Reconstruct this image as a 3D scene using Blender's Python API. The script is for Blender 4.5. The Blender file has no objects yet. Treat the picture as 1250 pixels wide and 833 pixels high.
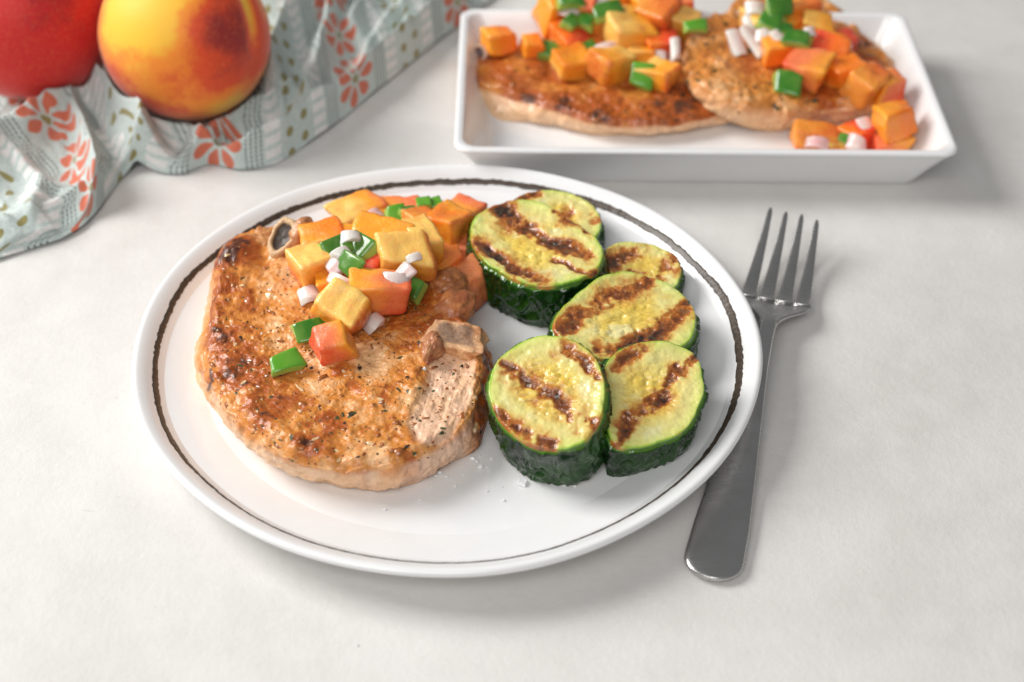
import bpy, math, random
import numpy as np
from mathutils import Matrix, Vector

# ------------------------------------------------------------------ camera, world, light, exposure
sc = bpy.context.scene
COL = sc.collection
W, H = 1250.0, 833.0
F, TH, ROLL, D = 1890.5, 0.69971, 0.0127, 0.6265          # focal length (px), pitch, roll, distance (m)
CAM = np.array([0, -D * math.cos(TH), D * math.sin(TH)])
FW = np.array([0, math.cos(TH), -math.sin(TH)])
_rt = np.array([1.0, 0, 0]); _up = np.cross(_rt, FW)
RT = math.cos(ROLL) * _rt + math.sin(ROLL) * _up
UP = -math.sin(ROLL) * _rt + math.cos(ROLL) * _up
cd = bpy.data.cameras.new('camera'); cam = bpy.data.objects.new('camera', cd); COL.objects.link(cam)
M = Matrix(((RT[0], UP[0], -FW[0], CAM[0]), (RT[1], UP[1], -FW[1], CAM[1]), (RT[2], UP[2], -FW[2], CAM[2]), (0, 0, 0, 1)))
cam.matrix_world = M
cd.sensor_width = 36; cd.lens = F / W * 36; cd.clip_start = 0.01; cd.clip_end = 50
cd.dof.use_dof = True; cd.dof.focus_distance = 0.578; cd.dof.aperture_fstop = 7.0
sc.camera = cam

wd = bpy.data.worlds.new('World'); sc.world = wd; wd.use_nodes = True
wd.node_tree.nodes['Background'].inputs[0].default_value = (0.97, 0.985, 1.0, 1)
wd.node_tree.nodes['Background'].inputs[1].default_value = 0.20

def area(name, loc, target, sx, sy, power, col):
    ld = bpy.data.lights.new(name, 'AREA'); ld.shape = 'RECTANGLE'; ld.size = sx; ld.size_y = sy
    ld.energy = power; ld.color = col
    o = bpy.data.objects.new(name, ld); COL.objects.link(o); o.location = loc
    o.rotation_euler = (Vector(target) - Vector(loc)).to_track_quat('-Z', 'Y').to_euler()
    return o
area('window_light', (-1.15, 0.36, 0.92), (0, 0.05, 0), 0.75, 0.75, 27.5, (1, 0.985, 0.96))
area('front_fill_light', (-0.25, -1.05, 1.15), (0, 0.05, 0), 1.0, 0.7, 11.5, (1, 0.985, 0.965))  # added fill lamp out of frame, brightens the sides facing the camera

sc.view_settings.view_transform = 'Standard'; sc.view_settings.look = 'None'
sc.view_settings.exposure = 0.0; sc.view_settings.gamma = 1.0
sc.view_settings.use_curve_mapping = False
try:
    sc.cycles.use_denoising = True
    sc.cycles.max_bounces = 8
except Exception:
    pass

# ------------------------------------------------------------------ helpers
rng = np.random.default_rng(7)
random.seed(7)

def at(px, py, z=0.0):
    """photo pixel -> world point on the horizontal plane at height z"""
    d = FW + RT * (px - W / 2) / F + UP * (H / 2 - py) / F
    return CAM + d * (z - CAM[2]) / d[2]

def on_plane(px, py, p0, n):
    d = FW + RT * (px - W / 2) / F + UP * (H / 2 - py) / F
    return CAM + d * (np.dot(p0 - CAM, n) / np.dot(d, n))

def pix(P):
    d = P - CAM; z = d @ FW
    return W / 2 + F * (d @ RT) / z, H / 2 - F * (d @ UP) / z

_perm = np.random.default_rng(11).integers(0, 2**31, 4096)
def _h(ix, iy, iz, seed):
    a = _perm[(ix + seed * 57) & 4095]; a = _perm[(a + iy) & 4095]; a = _perm[(a + iz) & 4095]
    return (a & 0xffff) / 65535.0
def vnoise(P, seed=0):
    P = np.asarray(P, float); i = np.floor(P).astype(np.int64); f = P - i
    u = f * f * f * (f * (f * 6 - 15) + 10); r = 0
    for dx in (0, 1):
        wx = u[..., 0] if dx else 1 - u[..., 0]
        for dy in (0, 1):
            wy = u[..., 1] if dy else 1 - u[..., 1]
            for dz in (0, 1):
                wz = u[..., 2] if dz else 1 - u[..., 2]
                r = r + wx * wy * wz * _h(i[..., 0] + dx, i[..., 1] + dy, i[..., 2] + dz, seed)
    return r * 2 - 1
def fbm(P, freq, oct=4, seed=0, gain=.5):
    P = np.asarray(P, float) * freq; a = 1.0; s = 0; t = 0
    for o in range(oct):
        s = s + a * vnoise(P * 2.03**o + 17.3 * o, seed + o); t += a; a *= gain
    return s / t
def sstep(a, b, x):
    t = np.clip((x - a) / (b - a), 0, 1); return t * t * (3 - 2 * t)
def mix(a, b, t):
    a = np.asarray(a, float); b = np.asarray(b, float)
    t = np.asarray(t)[..., None]
    return a * (1 - t) + b * t
def seg_dist(x, y, pts):
    """distance from points to a polyline"""
    best = np.full(np.shape(x), 1e9)
    for (ax, ay), (bx, by) in zip(pts[:-1], pts[1:]):
        dx, dy = bx - ax, by - ay; L = dx * dx + dy * dy + 1e-12
        t = np.clip(((x - ax) * dx + (y - ay) * dy) / L, 0, 1)
        best = np.minimum(best, np.hypot(x - ax - t * dx, y - ay - t * dy))
    return best

def link(name, me, mat=None, parent=None, smooth=True):
    if mat is not None: me.materials.append(mat)
    if smooth: me.polygons.foreach_set('use_smooth', [True] * len(me.polygons))
    o = bpy.data.objects.new(name, me); COL.objects.link(o)
    if parent is not None:
        o.parent = parent
        o.matrix_parent_inverse = Matrix.Translation(parent.location).inverted() if parent.type == 'EMPTY' else Matrix.Identity(4)
    return o
def mesh(name, V, Fc, mat=None, parent=None, col=None, smooth=True, uv=None, extra=None):
    me = bpy.data.meshes.new(name)
    V = np.asarray(V, float)
    me.from_pydata(V.tolist(), [], Fc if isinstance(Fc, list) else np.asarray(Fc).tolist()); me.update()
    if col is not None:
        c = np.ones((len(V), 4)); c[:, :3] = np.clip(col, 0, 1)
        at_ = me.attributes.new('tint', 'FLOAT_COLOR', 'POINT'); at_.data.foreach_set('color', c.ravel())
    if extra:
        for k, v in extra.items():
            at_ = me.attributes.new(k, 'FLOAT', 'POINT'); at_.data.foreach_set('value', np.asarray(v, float).ravel())
    if uv is not None:
        l = me.uv_layers.new(name='uv'); idx = np.empty(len(me.loops), int); me.loops.foreach_get('vertex_index', idx)
        l.data.foreach_set('uv', uv[idx].ravel())
    return link(name, me, mat, parent, smooth)
def flip(Fc): return np.asarray(Fc)[:, ::-1]
def grid_faces(nr, na, closed=True, off=0):
    """rows nr, columns na"""
    i = np.arange(nr - 1)[:, None]; j = np.arange(na if closed else na - 1)[None, :]; k = (j + 1) % na
    return np.stack([i * na + j, i * na + k, (i + 1) * na + k, (i + 1) * na + j], -1).reshape(-1, 4) + off
def empty(name, loc, rz=0.0):
    o = bpy.data.objects.new(name, None); COL.objects.link(o); o.location = loc; o.empty_display_size = .01
    o.rotation_euler[2] = rz
    return o
def tag(o, label=None, cat=None, group=None, kind=None):
    for k, v in (('label', label), ('category', cat), ('group', group), ('kind', kind)):
        if v: o[k] = v
    return o

# ------------------------------------------------------------------ material helpers
class N:
    """tiny node-expression helper"""
    def __init__(s, nt, sock): s.nt, s.s = nt, sock
    def op(s, o, b=None, c=None):
        n = s.nt.nodes.new('ShaderNodeMath'); n.operation = o
        s.nt.links.new(s.s, n.inputs[0])
        for k, q in ((1, b), (2, c)):
            if q is None: continue
            if isinstance(q, N): s.nt.links.new(q.s, n.inputs[k])
            else: n.inputs[k].default_value = q
        return N(s.nt, n.outputs[0])
    def __add__(s, b): return s.op('ADD', b)
    def __sub__(s, b): return s.op('SUBTRACT', b)
    def __mul__(s, b): return s.op('MULTIPLY', b)
    def __truediv__(s, b): return s.op('DIVIDE', b)
    def lt(s, b): return s.op('LESS_THAN', b)
    def gt(s, b): return s.op('GREATER_THAN', b)
    def mod(s, b): return s.op('FLOORED_MODULO', b)
    def abs(s): return s.op('ABSOLUTE')
    def min(s, b): return s.op('MINIMUM', b)
    def max(s, b): return s.op('MAXIMUM', b)
    def ramp(s, a, b):
        n = s.nt.nodes.new('ShaderNodeMapRange'); n.clamp = True; s.nt.links.new(s.s, n.inputs[0])
        n.inputs[1].default_value = a; n.inputs[2].default_value = b
        return N(s.nt, n.outputs[0])
def mixc(nt, fac, a, b):
    n = nt.nodes.new('ShaderNodeMix'); n.data_type = 'RGBA'
    for sock, q in ((n.inputs[0], fac), (n.inputs[6], a), (n.inputs[7], b)):
        if isinstance(q, N): nt.links.new(q.s, sock)
        elif isinstance(q, bpy.types.NodeSocket): nt.links.new(q, sock)
        elif isinstance(q, (tuple, list)): sock.default_value = (*q[:3], 1)
        else: sock.default_value = q
    return n.outputs[2]
def mat(name, base=(.8, .8, .8), rough=.5, spec=.5, metal=0, sss=0, sssr=(1, .5, .3), ssss=.002, coat=0, coatr=.1, sheen=0, trans=0, attr=False):
    m = bpy.data.materials.new(name); m.use_nodes = True; nt = m.node_tree; b = nt.nodes['Principled BSDF']
    b.inputs['Base Color'].default_value = (*base, 1); b.inputs['Roughness'].default_value = rough
    b.inputs['Specular IOR Level'].default_value = spec; b.inputs['Metallic'].default_value = metal
    b.inputs['Subsurface Weight'].default_value = sss; b.inputs['Subsurface Radius'].default_value = sssr
    b.inputs['Subsurface Scale'].default_value = ssss
    b.inputs['Coat Weight'].default_value = coat; b.inputs['Coat Roughness'].default_value = coatr
    b.inputs['Sheen Weight'].default_value = sheen; b.inputs['Transmission Weight'].default_value = trans
    cs = None
    if attr:
        a = nt.nodes.new('ShaderNodeAttribute'); a.attribute_name = 'tint'; cs = a.outputs['Color']
        nt.links.new(cs, b.inputs['Base Color'])
    return m, nt, b, cs
def coords(nt, kind='Object'):
    t = nt.nodes.new('ShaderNodeTexCoord'); return t.outputs[kind]
def noise(nt, vec, scale, detail=3, rough=.5, out=0):
    n = nt.nodes.new('ShaderNodeTexNoise'); nt.links.new(vec, n.inputs['Vector'])
    n.inputs['Scale'].default_value = scale; n.inputs['Detail'].default_value = detail; n.inputs['Roughness'].default_value = rough
    return N(nt, n.outputs[out])
def voro(nt, vec, scale, feat='F1', rnd=1):
    n = nt.nodes.new('ShaderNodeTexVoronoi'); nt.links.new(vec, n.inputs['Vector']); n.feature = feat
    n.inputs['Scale'].default_value = scale; n.inputs['Randomness'].default_value = rnd
    return n
def bump(nt, b, h, strength, dist):
    n = nt.nodes.new('ShaderNodeBump'); n.inputs['Strength'].default_value = strength; n.inputs['Distance'].default_value = dist
    nt.links.new(h.s, n.inputs['Height']); nt.links.new(n.outputs[0], b.inputs['Normal']); return n
def link_in(nt, sock_from, b, name):
    nt.links.new(sock_from.s if isinstance(sock_from, N) else sock_from, b.inputs[name])

# ------------------------------------------------------------------ the table top
def table():
    m, nt, b, _ = mat('plaster_table', (.74, .72, .69), .62, .3)
    v = coords(nt)
    mott = noise(nt, v, 9, 5, .6).ramp(.35, .68)
    c = mixc(nt, mott, (.70, .682, .66), (.60, .58, .555))
    fine = noise(nt, v, 260, 3, .6).ramp(.62, .78) * noise(nt, v, 30, 2, .5).ramp(.45, .65)
    c = mixc(nt, noise(nt, v, 34, 6, .7).ramp(.42, .66) * .35, c, (.76, .745, .725))
    c = mixc(nt, fine * .5, c, (.47, .44, .41))
    # trowel scratches
    mp = nt.nodes.new('ShaderNodeMapping'); nt.links.new(v, mp.inputs[0]); mp.inputs['Rotation'].default_value = (0, 0, .35); mp.inputs['Scale'].default_value = (28, 230, 1)
    scr = noise(nt, mp.outputs[0], 1, 3, .6).ramp(.69, .76) * noise(nt, v, 26, 2, .5).ramp(.55, .66)
    c = mixc(nt, scr * .5, c, (.52, .48, .45))
    sp = voro(nt, v, 42); spk = N(nt, sp.outputs['Distance']).lt(.022)
    sel = nt.nodes.new('ShaderNodeSeparateColor'); nt.links.new(sp.outputs['Color'], sel.inputs[0])
    c = mixc(nt, spk * N(nt, sel.outputs[0]).gt(.93) * .55, c, (.22, .2, .19))
    link_in(nt, c, b, 'Base Color')
    hgt = noise(nt, v, 60, 5, .65) + noise(nt, v, 420, 3, .6) * .35 - scr * .5
    bump(nt, b, hgt, .38, .0011)
    n = 2; s = 1.0
    V = [(-s, -s, 0), (s, -s, 0), (s, s, 0), (-s, s, 0)]
    o = mesh('table_top', V, [[0, 1, 2, 3]], m, smooth=False)
    tag(o, 'off-white mottled plaster table top under everything', kind='structure')
table()

# ------------------------------------------------------------------ round dinner plate
PC = np.array([-.0250, -.0178]); PS = 1.020
FLOOR = .0062                                       # top of the plate's flat centre
PROF = [(0, .0042), (.068, .0042), (.0715, .0012), (.0735, 0.0), (.0765, 0.0), (.0785, .0018), (.086, .0046), (.098, .0083), (.108, .0112), (.1145, .0128), (.1178, .0143), (.1188, .0157), (.1187, .0168), (.1178, .0175), (.1164, .0174),
        (.1138, .0160), (.1105, .0134), (.1060, .0101), (.1005, .0077), (.092, .0066), (.080, FLOOR), (.04, FLOOR), (0, FLOOR)]
def smooth_prof(p, n=8):
    p = np.array(p, float); out = []
    for i in range(len(p) - 1):
        p0, p1, p2, p3 = p[max(i - 1, 0)], p[i], p[i + 1], p[min(i + 2, len(p) - 1)]
        for t in np.linspace(0, 1, n, endpoint=False):
            out.append(.5 * ((2 * p1) + (-p0 + p2) * t + (2 * p0 - 5 * p1 + 4 * p2 - p3) * t * t + (-p0 + 3 * p1 - 3 * p2 + p3) * t**3))
    out.append(p[-1]); out = np.array(out); out[:, 0] = np.maximum(out[:, 0], 0); return out
GLAZE, nt, b, _ = mat('white_glaze', (.83, .825, .82), .22, .5, coat=.35, coatr=.08)
v = coords(nt)
c = mixc(nt, noise(nt, v, 40, 4, .6).ramp(.3, .75), (.84, .84, .842), (.80, .80, .802))
sp = voro(nt, v, 120); spk = N(nt, sp.outputs['Distance']).lt(.05)
sel = nt.nodes.new('ShaderNodeSeparateColor'); nt.links.new(sp.outputs['Color'], sel.inputs[0])
c = mixc(nt, spk * N(nt, sel.outputs[0]).gt(.985) * .8, c, (.12, .09, .07))
link_in(nt, c, b, 'Base Color')
link_in(nt, noise(nt, v, 55, 4, .6).ramp(0, 1) * .2 + .14, b, 'Roughness')
bump(nt, b, noise(nt, v, 70, 3, .5), .12, .0006)

def plate():
    pr = smooth_prof(PROF, 6); pr[:, 0] *= PS; na = 360
    a = np.linspace(0, 2 * np.pi, na, endpoint=False)
    wob = 1 + .0035 * np.sin(3 * a + .6) + .0025 * np.sin(5 * a + 2) + .0016 * np.sin(9 * a + 1)
    w = sstep(.07, .11, pr[:, 0])[:, None]
    R = pr[:, 0:1] * (1 + (wob - 1)[None] * w)
    Z = np.repeat(pr[:, 1:2], na, 1) + w * .0005 * np.sin(2 * a + 1)[None]
    V = np.stack([PC[0] + R * np.cos(a), PC[1] + R * np.sin(a), Z], -1).reshape(-1, 3)
    root = empty('dinner_plate', (PC[0], PC[1], 0))
    mesh('dish', V, grid_faces(len(pr), na), GLAZE, root)
    # hand-painted ring that follows the inner side of the rim
    up = pr[len(pr) // 2:]; up = up[up[:, 1].argmax() if 0 else 0:]
    k0 = pr[:, 1].argmax(); inner = pr[k0:]          # radius decreasing
    rr = inner[::-1, 0]; zz = inner[::-1, 1]
    na = 1400; a = np.linspace(0, 2 * np.pi, na, endpoint=False)
    P = np.stack([np.cos(a) * 9, np.sin(a) * 9, a * 0], -1)
    wid = .0022 + .0002 * np.cos(a - .15) + .0007 * fbm(P, 1.5, 3, 5)
    wid *= np.where(np.sin(a) < -.6, .62, 1.0)
    wid = np.convolve(np.r_[wid[-20:], wid, wid[:20]], np.ones(41) / 41, 'valid')
    cen = .1108 * PS + .0007 * fbm(P, .35, 2, 9) + .0002 * fbm(P, 3, 2, 3)
    e1 = .00034 * fbm(P, 8, 3, 21); e2 = .00034 * fbm(P, 8, 3, 22)
    wobr = np.interp(a, np.linspace(0, 2 * np.pi, 360, endpoint=False), wob - 1, period=2 * np.pi)
    rows = []
    for t, lift in ((-1, .00005), (-.75, .00022), (-.3, .0003), (.3, .0003), (.75, .00022), (1, .00005)):
        r = cen + t * wid * .5 + (e1 if t < 0 else e2) * abs(t)
        z = np.interp(r, rr, zz) + .0005 * np.sin(2 * a + 1) * sstep(.07, .11, r) + lift + .00007 * fbm(P * 7, 2, 2, 4)
        r = r * (1 + wobr)
        rows.append(np.stack([PC[0] + r * np.cos(a), PC[1] + r * np.sin(a), z], -1))
    m, nt, b, _ = mat('brown_slip', (.05, .035, .025), .38, .5)
    c = mixc(nt, noise(nt, coords(nt), 900, 3, .6).ramp(.35, .7), (.035, .022, .014), (.10, .072, .05)); link_in(nt, c, b, 'Base Color')
    c2 = noise(nt, coords(nt), 700, 2, .5); bump(nt, b, c2, .4, .0004)
    mesh('painted_ring', np.concatenate(rows), flip(grid_faces(6, na)), m, root)
    tag(root, 'round white plate with a hand-painted dark brown ring inside its rim', 'plate')
plate()

# ------------------------------------------------------------------ rectangular serving tray
TC = np.array([.0852, .1670]); TROT = .0081; TW, TD, TZ = .2256, .1313, .0246
TRAY_FLOOR = .0042
def tray():
    # (inset from the outer rim, z): outside wall from foot up, over the rim and down to the inner floor
    prof = [(.030, .0030), (.0185, .0016), (.0150, .0), (.0138, .0004), (.0120, .0030), (.0075, .0120), (.0022, .0212), (.0004, .0236), (.0000, .0246), (.0005, .0254), (.0016, .0258), (.0030, .0255), (.0044, .0244),
            (.0085, .0170), (.0125, .0096), (.0145, .0066), (.0170, .0050), (.0210, TRAY_FLOOR), (.030, TRAY_FLOOR)]
    pr = smooth_prof(prof, 5); rows = []
    nc, ns = 14, 30
    for ins, z in pr:
        hw, hd = TW / 2 - ins, TD / 2 - ins; r = max(.0075 - ins * .12, .003)
        pts = []
        for (sx, sy, a0) in ((1, -1, -90), (1, 1, 0), (-1, 1, 90), (-1, -1, 180)):
            for k in range(nc):
                a = math.radians(a0 + 90 * k / (nc - 1)); pts.append((sx * (hw - r) + r * math.cos(a), sy * (hd - r) + r * math.sin(a)))
        P = np.array(pts); Q = []
        for i in range(len(P)):                      # straight sides get extra points
            Q.append(P[i])
            if i % nc == nc - 1:
                nx = P[(i + 1) % len(P)]
                for t in np.linspace(0, 1, ns + 2)[1:-1]: Q.append(P[i] * (1 - t) + nx * t)
        Q = np.array(Q); cs, sn = math.cos(TROT), math.sin(TROT)
        rows.append(np.c_[TC[0] + Q[:, 0] * cs - Q[:, 1] * sn, TC[1] + Q[:, 0] * sn + Q[:, 1] * cs, np.full(len(Q), z)])
    n = len(rows[0]); V = np.concatenate(rows); Fc = grid_faces(len(rows), n).tolist()
    Fc.append([(len(rows) - 1) * n + k for k in range(n)]); Fc.append([k for k in range(n)][::-1])
    o = mesh('serving_tray', V, Fc, GLAZE)
    tag(o, 'rectangular white ceramic tray with flared sides holding two pork chops', 'tray')
tray()

# ------------------------------------------------------------------ fork
def fork():
    tip = at(970, 257, .017); end = at(866, 706, .003)
    L = float(np.linalg.norm((tip - end)[:2])); ang = math.atan2(tip[1] - end[1], tip[0] - end[0])
    ex = np.array([math.cos(ang), math.sin(ang), 0]); ey = np.array([-math.sin(ang), math.cos(ang), 0])
    root = empty('fork', (end[0], end[1], 0))
    def zc(s):     # height of the middle of the metal along the length fraction
        return np.interp(s, [0, .04, .12, .3, .5, .62, .70, .76, .82, .9, 1.0], [.0022, .0024, .0030, .0052, .0092, .0108, .0086, .0052, .0042, .0075, .0165])
    def zs(s):
        return np.mean([zc(s + d) for d in np.linspace(-.025, .025, 7)], 0)
    def world(s, y, z): return end[None] * [1, 1, 0] + ex * (s * L)[:, None] + ey * y[:, None] + np.array([0, 0, 1.]) * z[:, None]
    m, nt, b, _ = mat('brushed_steel', (.50, .49, .48), .27, .5, metal=1)
    mp = nt.nodes.new('ShaderNodeMapping'); nt.links.new(coords(nt), mp.inputs[0])
    mp.inputs['Rotation'].default_value = (0, 0, -ang); mp.inputs['Scale'].default_value = (60, 1800, 200)
    str_ = noise(nt, mp.outputs[0], 1, 3, .6)
    big = noise(nt, coords(nt), 55, 3, .6)
    link_in(nt, mixc(nt, big.ramp(.3, .7), (.62, .61, .60), (.48, .47, .46)), b, 'Base Color')
    link_in(nt, str_.ramp(.2, .8) * .08 + (big.ramp(.3, .7) * .10 + .20), b, 'Roughness')
    bump(nt, b, str_, .05, .0002)
    def strip(name, s, halfw, thick, yc=None, crown=.0):
        """closed bar with rounded edges along s"""
        n = len(s); yc = np.zeros(n) if yc is None else yc; rows = []
        prof = []
        for k in range(20):
            a = 2 * np.pi * k / 20; cx, sx = math.cos(a), math.sin(a)
            prof.append((math.copysign(abs(cx)**.35, cx), math.copysign(abs(sx)**.75, sx)))
        z0 = zs(s)
        for (u, w) in prof:
            rows.append(world(s, yc + u * halfw, z0 + w * thick * .5 + crown * (1 - u * u)))
        V = np.array(rows).transpose(1, 0, 2).reshape(-1, 3)
        Fc = grid_faces(n, 20).tolist(); Fc.append(list(range(20))[::-1]); Fc.append([(n - 1) * 20 + k for k in range(20)])
        return mesh(name, V, Fc, m, root)
    s = np.r_[np.linspace(.0, .05, 26)**1.0, np.linspace(.055, .655, 120)]
    hw = np.interp(s, [0, .05, .12, .25, .4, .52, .6, .66], [.0100, .0103, .0099, .0080, .0056, .0038, .0032, .0033])
    e = np.clip(s / .042, 0, 1); hw = hw * np.sqrt(np.clip(1 - (1 - e)**2, 0.0004, 1))
    th = np.interp(s, [0, .03, .4, .66], [.0016, .0027, .0030, .0034])
    strip('handle', s, hw, th, crown=.0004)
    # head plate: neck flares to the root of the tines, dished
    s = np.linspace(.64, .765, 50)
    hw = np.interp(s, [.64, .665, .69, .705, .72, .735, .75, .765], [.0032, .0040, .0072, .0105, .0130, .0142, .0146, .0146])
    hw = np.convolve(np.r_[[hw[0]] * 3, hw, [hw[-1]] * 3], np.ones(7) / 7, 'valid')
    strip('head', s, hw, np.interp(s, [.64, .70, .765], [.0033, .0022, .0018]), crown=-.0013)
    for k in range(4):
        y0 = (1.5 - k) * .00765; y1 = (1.5 - k) * .0068
        s = np.linspace(.752, 1.0 - (.004 if k in (1, 2) else (.0 if k == 0 else .012)), 60)
        t = (s - .752) / (s[-1] - .752)
        hw = np.interp(t, [0, .06, .3, .7, .96, 1], [.0036, .0030, .0026, .0018, .0011, .0005])
        strip('tine', s, hw, np.interp(t, [0, .6, 1], [.0018, .0018, .0011]), yc=y0 * (1 - t) + y1 * t)
    tag(root, 'stainless steel dinner fork with its handle tucked under the round plate', 'fork')
fork()

# ------------------------------------------------------------------ pork chops
MEAT, nt, b, cs = mat('pork', rough=.38, spec=.5, sss=.12, sssr=(1, .45, .25), ssss=.003, coat=.22, coatr=.10, attr=True)
v = coords(nt)
n1 = noise(nt, v, 420, 4, .65); n2 = noise(nt, v, 1500, 3, .6)
dk = n1.ramp(.52, .72)
c = mixc(nt, dk * .35, cs, (.30, .11, .035))
c = mixc(nt, n2.ramp(.60, .72) * .3, c, (.92, .66, .42))
link_in(nt, c, b, 'Base Color')
link_in(nt, n1.ramp(.3, .7) * .28 + .24, b, 'Roughness')
bump(nt, b, n1 + n2 * .5, .45, .0006)
PALE = (.80, .45, .205); GOLD = (.66, .245, .042); BROWN = (.40, .088, .010); DARK = (.085, .022, .010); FATC = (.84, .58, .39)

def chop_mesh(top, bot, cen, na, nr, ns, seed, amp=1.0, dome=.001, paint=None, root=None, sharp=1.0):
    T = np.array([at(*p) for p in top]); B = np.array([at(*p) for p in bot])
    c0 = np.array(at(*cen))[:2]
    phi = np.linspace(-np.pi, np.pi, na, endpoint=False)
    def polar(Q):
        a = np.arctan2(Q[:, 1] - c0[1], Q[:, 0] - c0[0]); r = np.hypot(Q[:, 1] - c0[1], Q[:, 0] - c0[0]); o = np.argsort(a)
        rr = np.interp(phi, a[o], r[o], period=2 * np.pi); zz = np.interp(phi, a[o], Q[o, 2], period=2 * np.pi)
        k = max(3, na // 70) | 1; g = np.hanning(k + 2)[1:-1]; g /= g.sum(); h = k // 2
        f = lambda x: np.convolve(np.r_[x[-h:], x, x[:h]], g, 'valid')
        return f(rr), f(zz)
    rT, zT = polar(T); rB, zB = polar(B)
    cp = np.stack([np.cos(phi), np.sin(phi), phi * 0], -1)
    rT = rT + amp * .0011 * fbm(cp, 9, 3, seed); rB = rB + amp * .0008 * fbm(cp, 9, 3, seed + 3)
    # plane through the rim for the inside of the top
    X = np.stack([rT * np.cos(phi), rT * np.sin(phi), np.ones(na)], -1); pl = np.linalg.lstsq(X, zT, rcond=None)[0]
    k = np.linspace(0, 1, nr)**.75
    R = k[:, None] * rT[None]; x = R * np.cos(phi); y = R * np.sin(phi)
    Z = pl[0] * x + pl[1] * y + pl[2] + (zT - (X @ pl))[None] * (k[:, None]**4) + dome * (1 - k[:, None]**2) - .0022 * sstep(.93, 1.0, k)[:, None]**2
    s = np.linspace(0, 1, ns)[1:]
    bul = np.sin(np.pi * np.clip(s * 1.05, 0, 1))[:, None] * .0020
    Rs = rT[None] * (1 - s[:, None]) + rB[None] * s[:, None] + bul
    Zs = (zT - .0022)[None] * (1 - s[:, None]) + zB[None] * s[:, None]
    tuck = (rB - .004)[None]
    Rall = np.concatenate([R, Rs, tuck, tuck * .5]); Zall = np.concatenate([Z, Zs, zB[None] + .0003, zB[None] * 0 + zB.mean()])
    P = np.stack([c0[0] + Rall * np.cos(phi), c0[1] + Rall * np.sin(phi), Zall], -1)
    istop = np.concatenate([np.ones(nr), 1 - sstep(0, .15, s), [0, 0]])[:, None] * np.ones(na)
    sv = np.concatenate([np.zeros(nr), s, [1, 1]])[:, None] * np.ones(na)
    kk = np.concatenate([k, np.ones(len(s) + 2)])[:, None] * np.ones(na)
    nrm = np.stack([np.cos(phi) * (1 - istop), np.sin(phi) * (1 - istop), istop * .95 + .05], -1)
    nrm /= np.linalg.norm(nrm, axis=-1, keepdims=True)
    d = .0026 * fbm(P, 50, 3, seed + 5) + .0011 * fbm(P, 170, 3, seed + 9) + sharp * .00075 * fbm(P, 420, 3, seed + 13)
    d = d * amp * (istop * .8 + .2 + .95 * (1 - istop)) * (1 - sstep(.8, 1, sv) * .9)
    P = P + nrm * d[..., None]
    px, py = pix(P)
    col, dz = paint(px, py, P, istop, sv, kk, d)
    if dz is not None: P = P + np.array([0, 0, 1.]) * dz[..., None]
    V = P.reshape(-1, 3); n = len(V)
    Fc = flip(grid_faces(len(P), na)).tolist()
    o = mesh('meat', V, Fc, MEAT, root, col.reshape(-1, 3))
    return o, P

def tone(sear, fat, pink):
    """browning 0..1 -> colour"""
    c = mix(PALE, GOLD, sstep(.15, .45, sear)); c = mix(c, BROWN, sstep(.42, .72, sear)); c = mix(c, DARK, sstep(.78, 1.0, sear))
    c = mix(c, FATC, fat); c = mix(c, (.80, .56, .45), pink)
    return c

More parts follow.
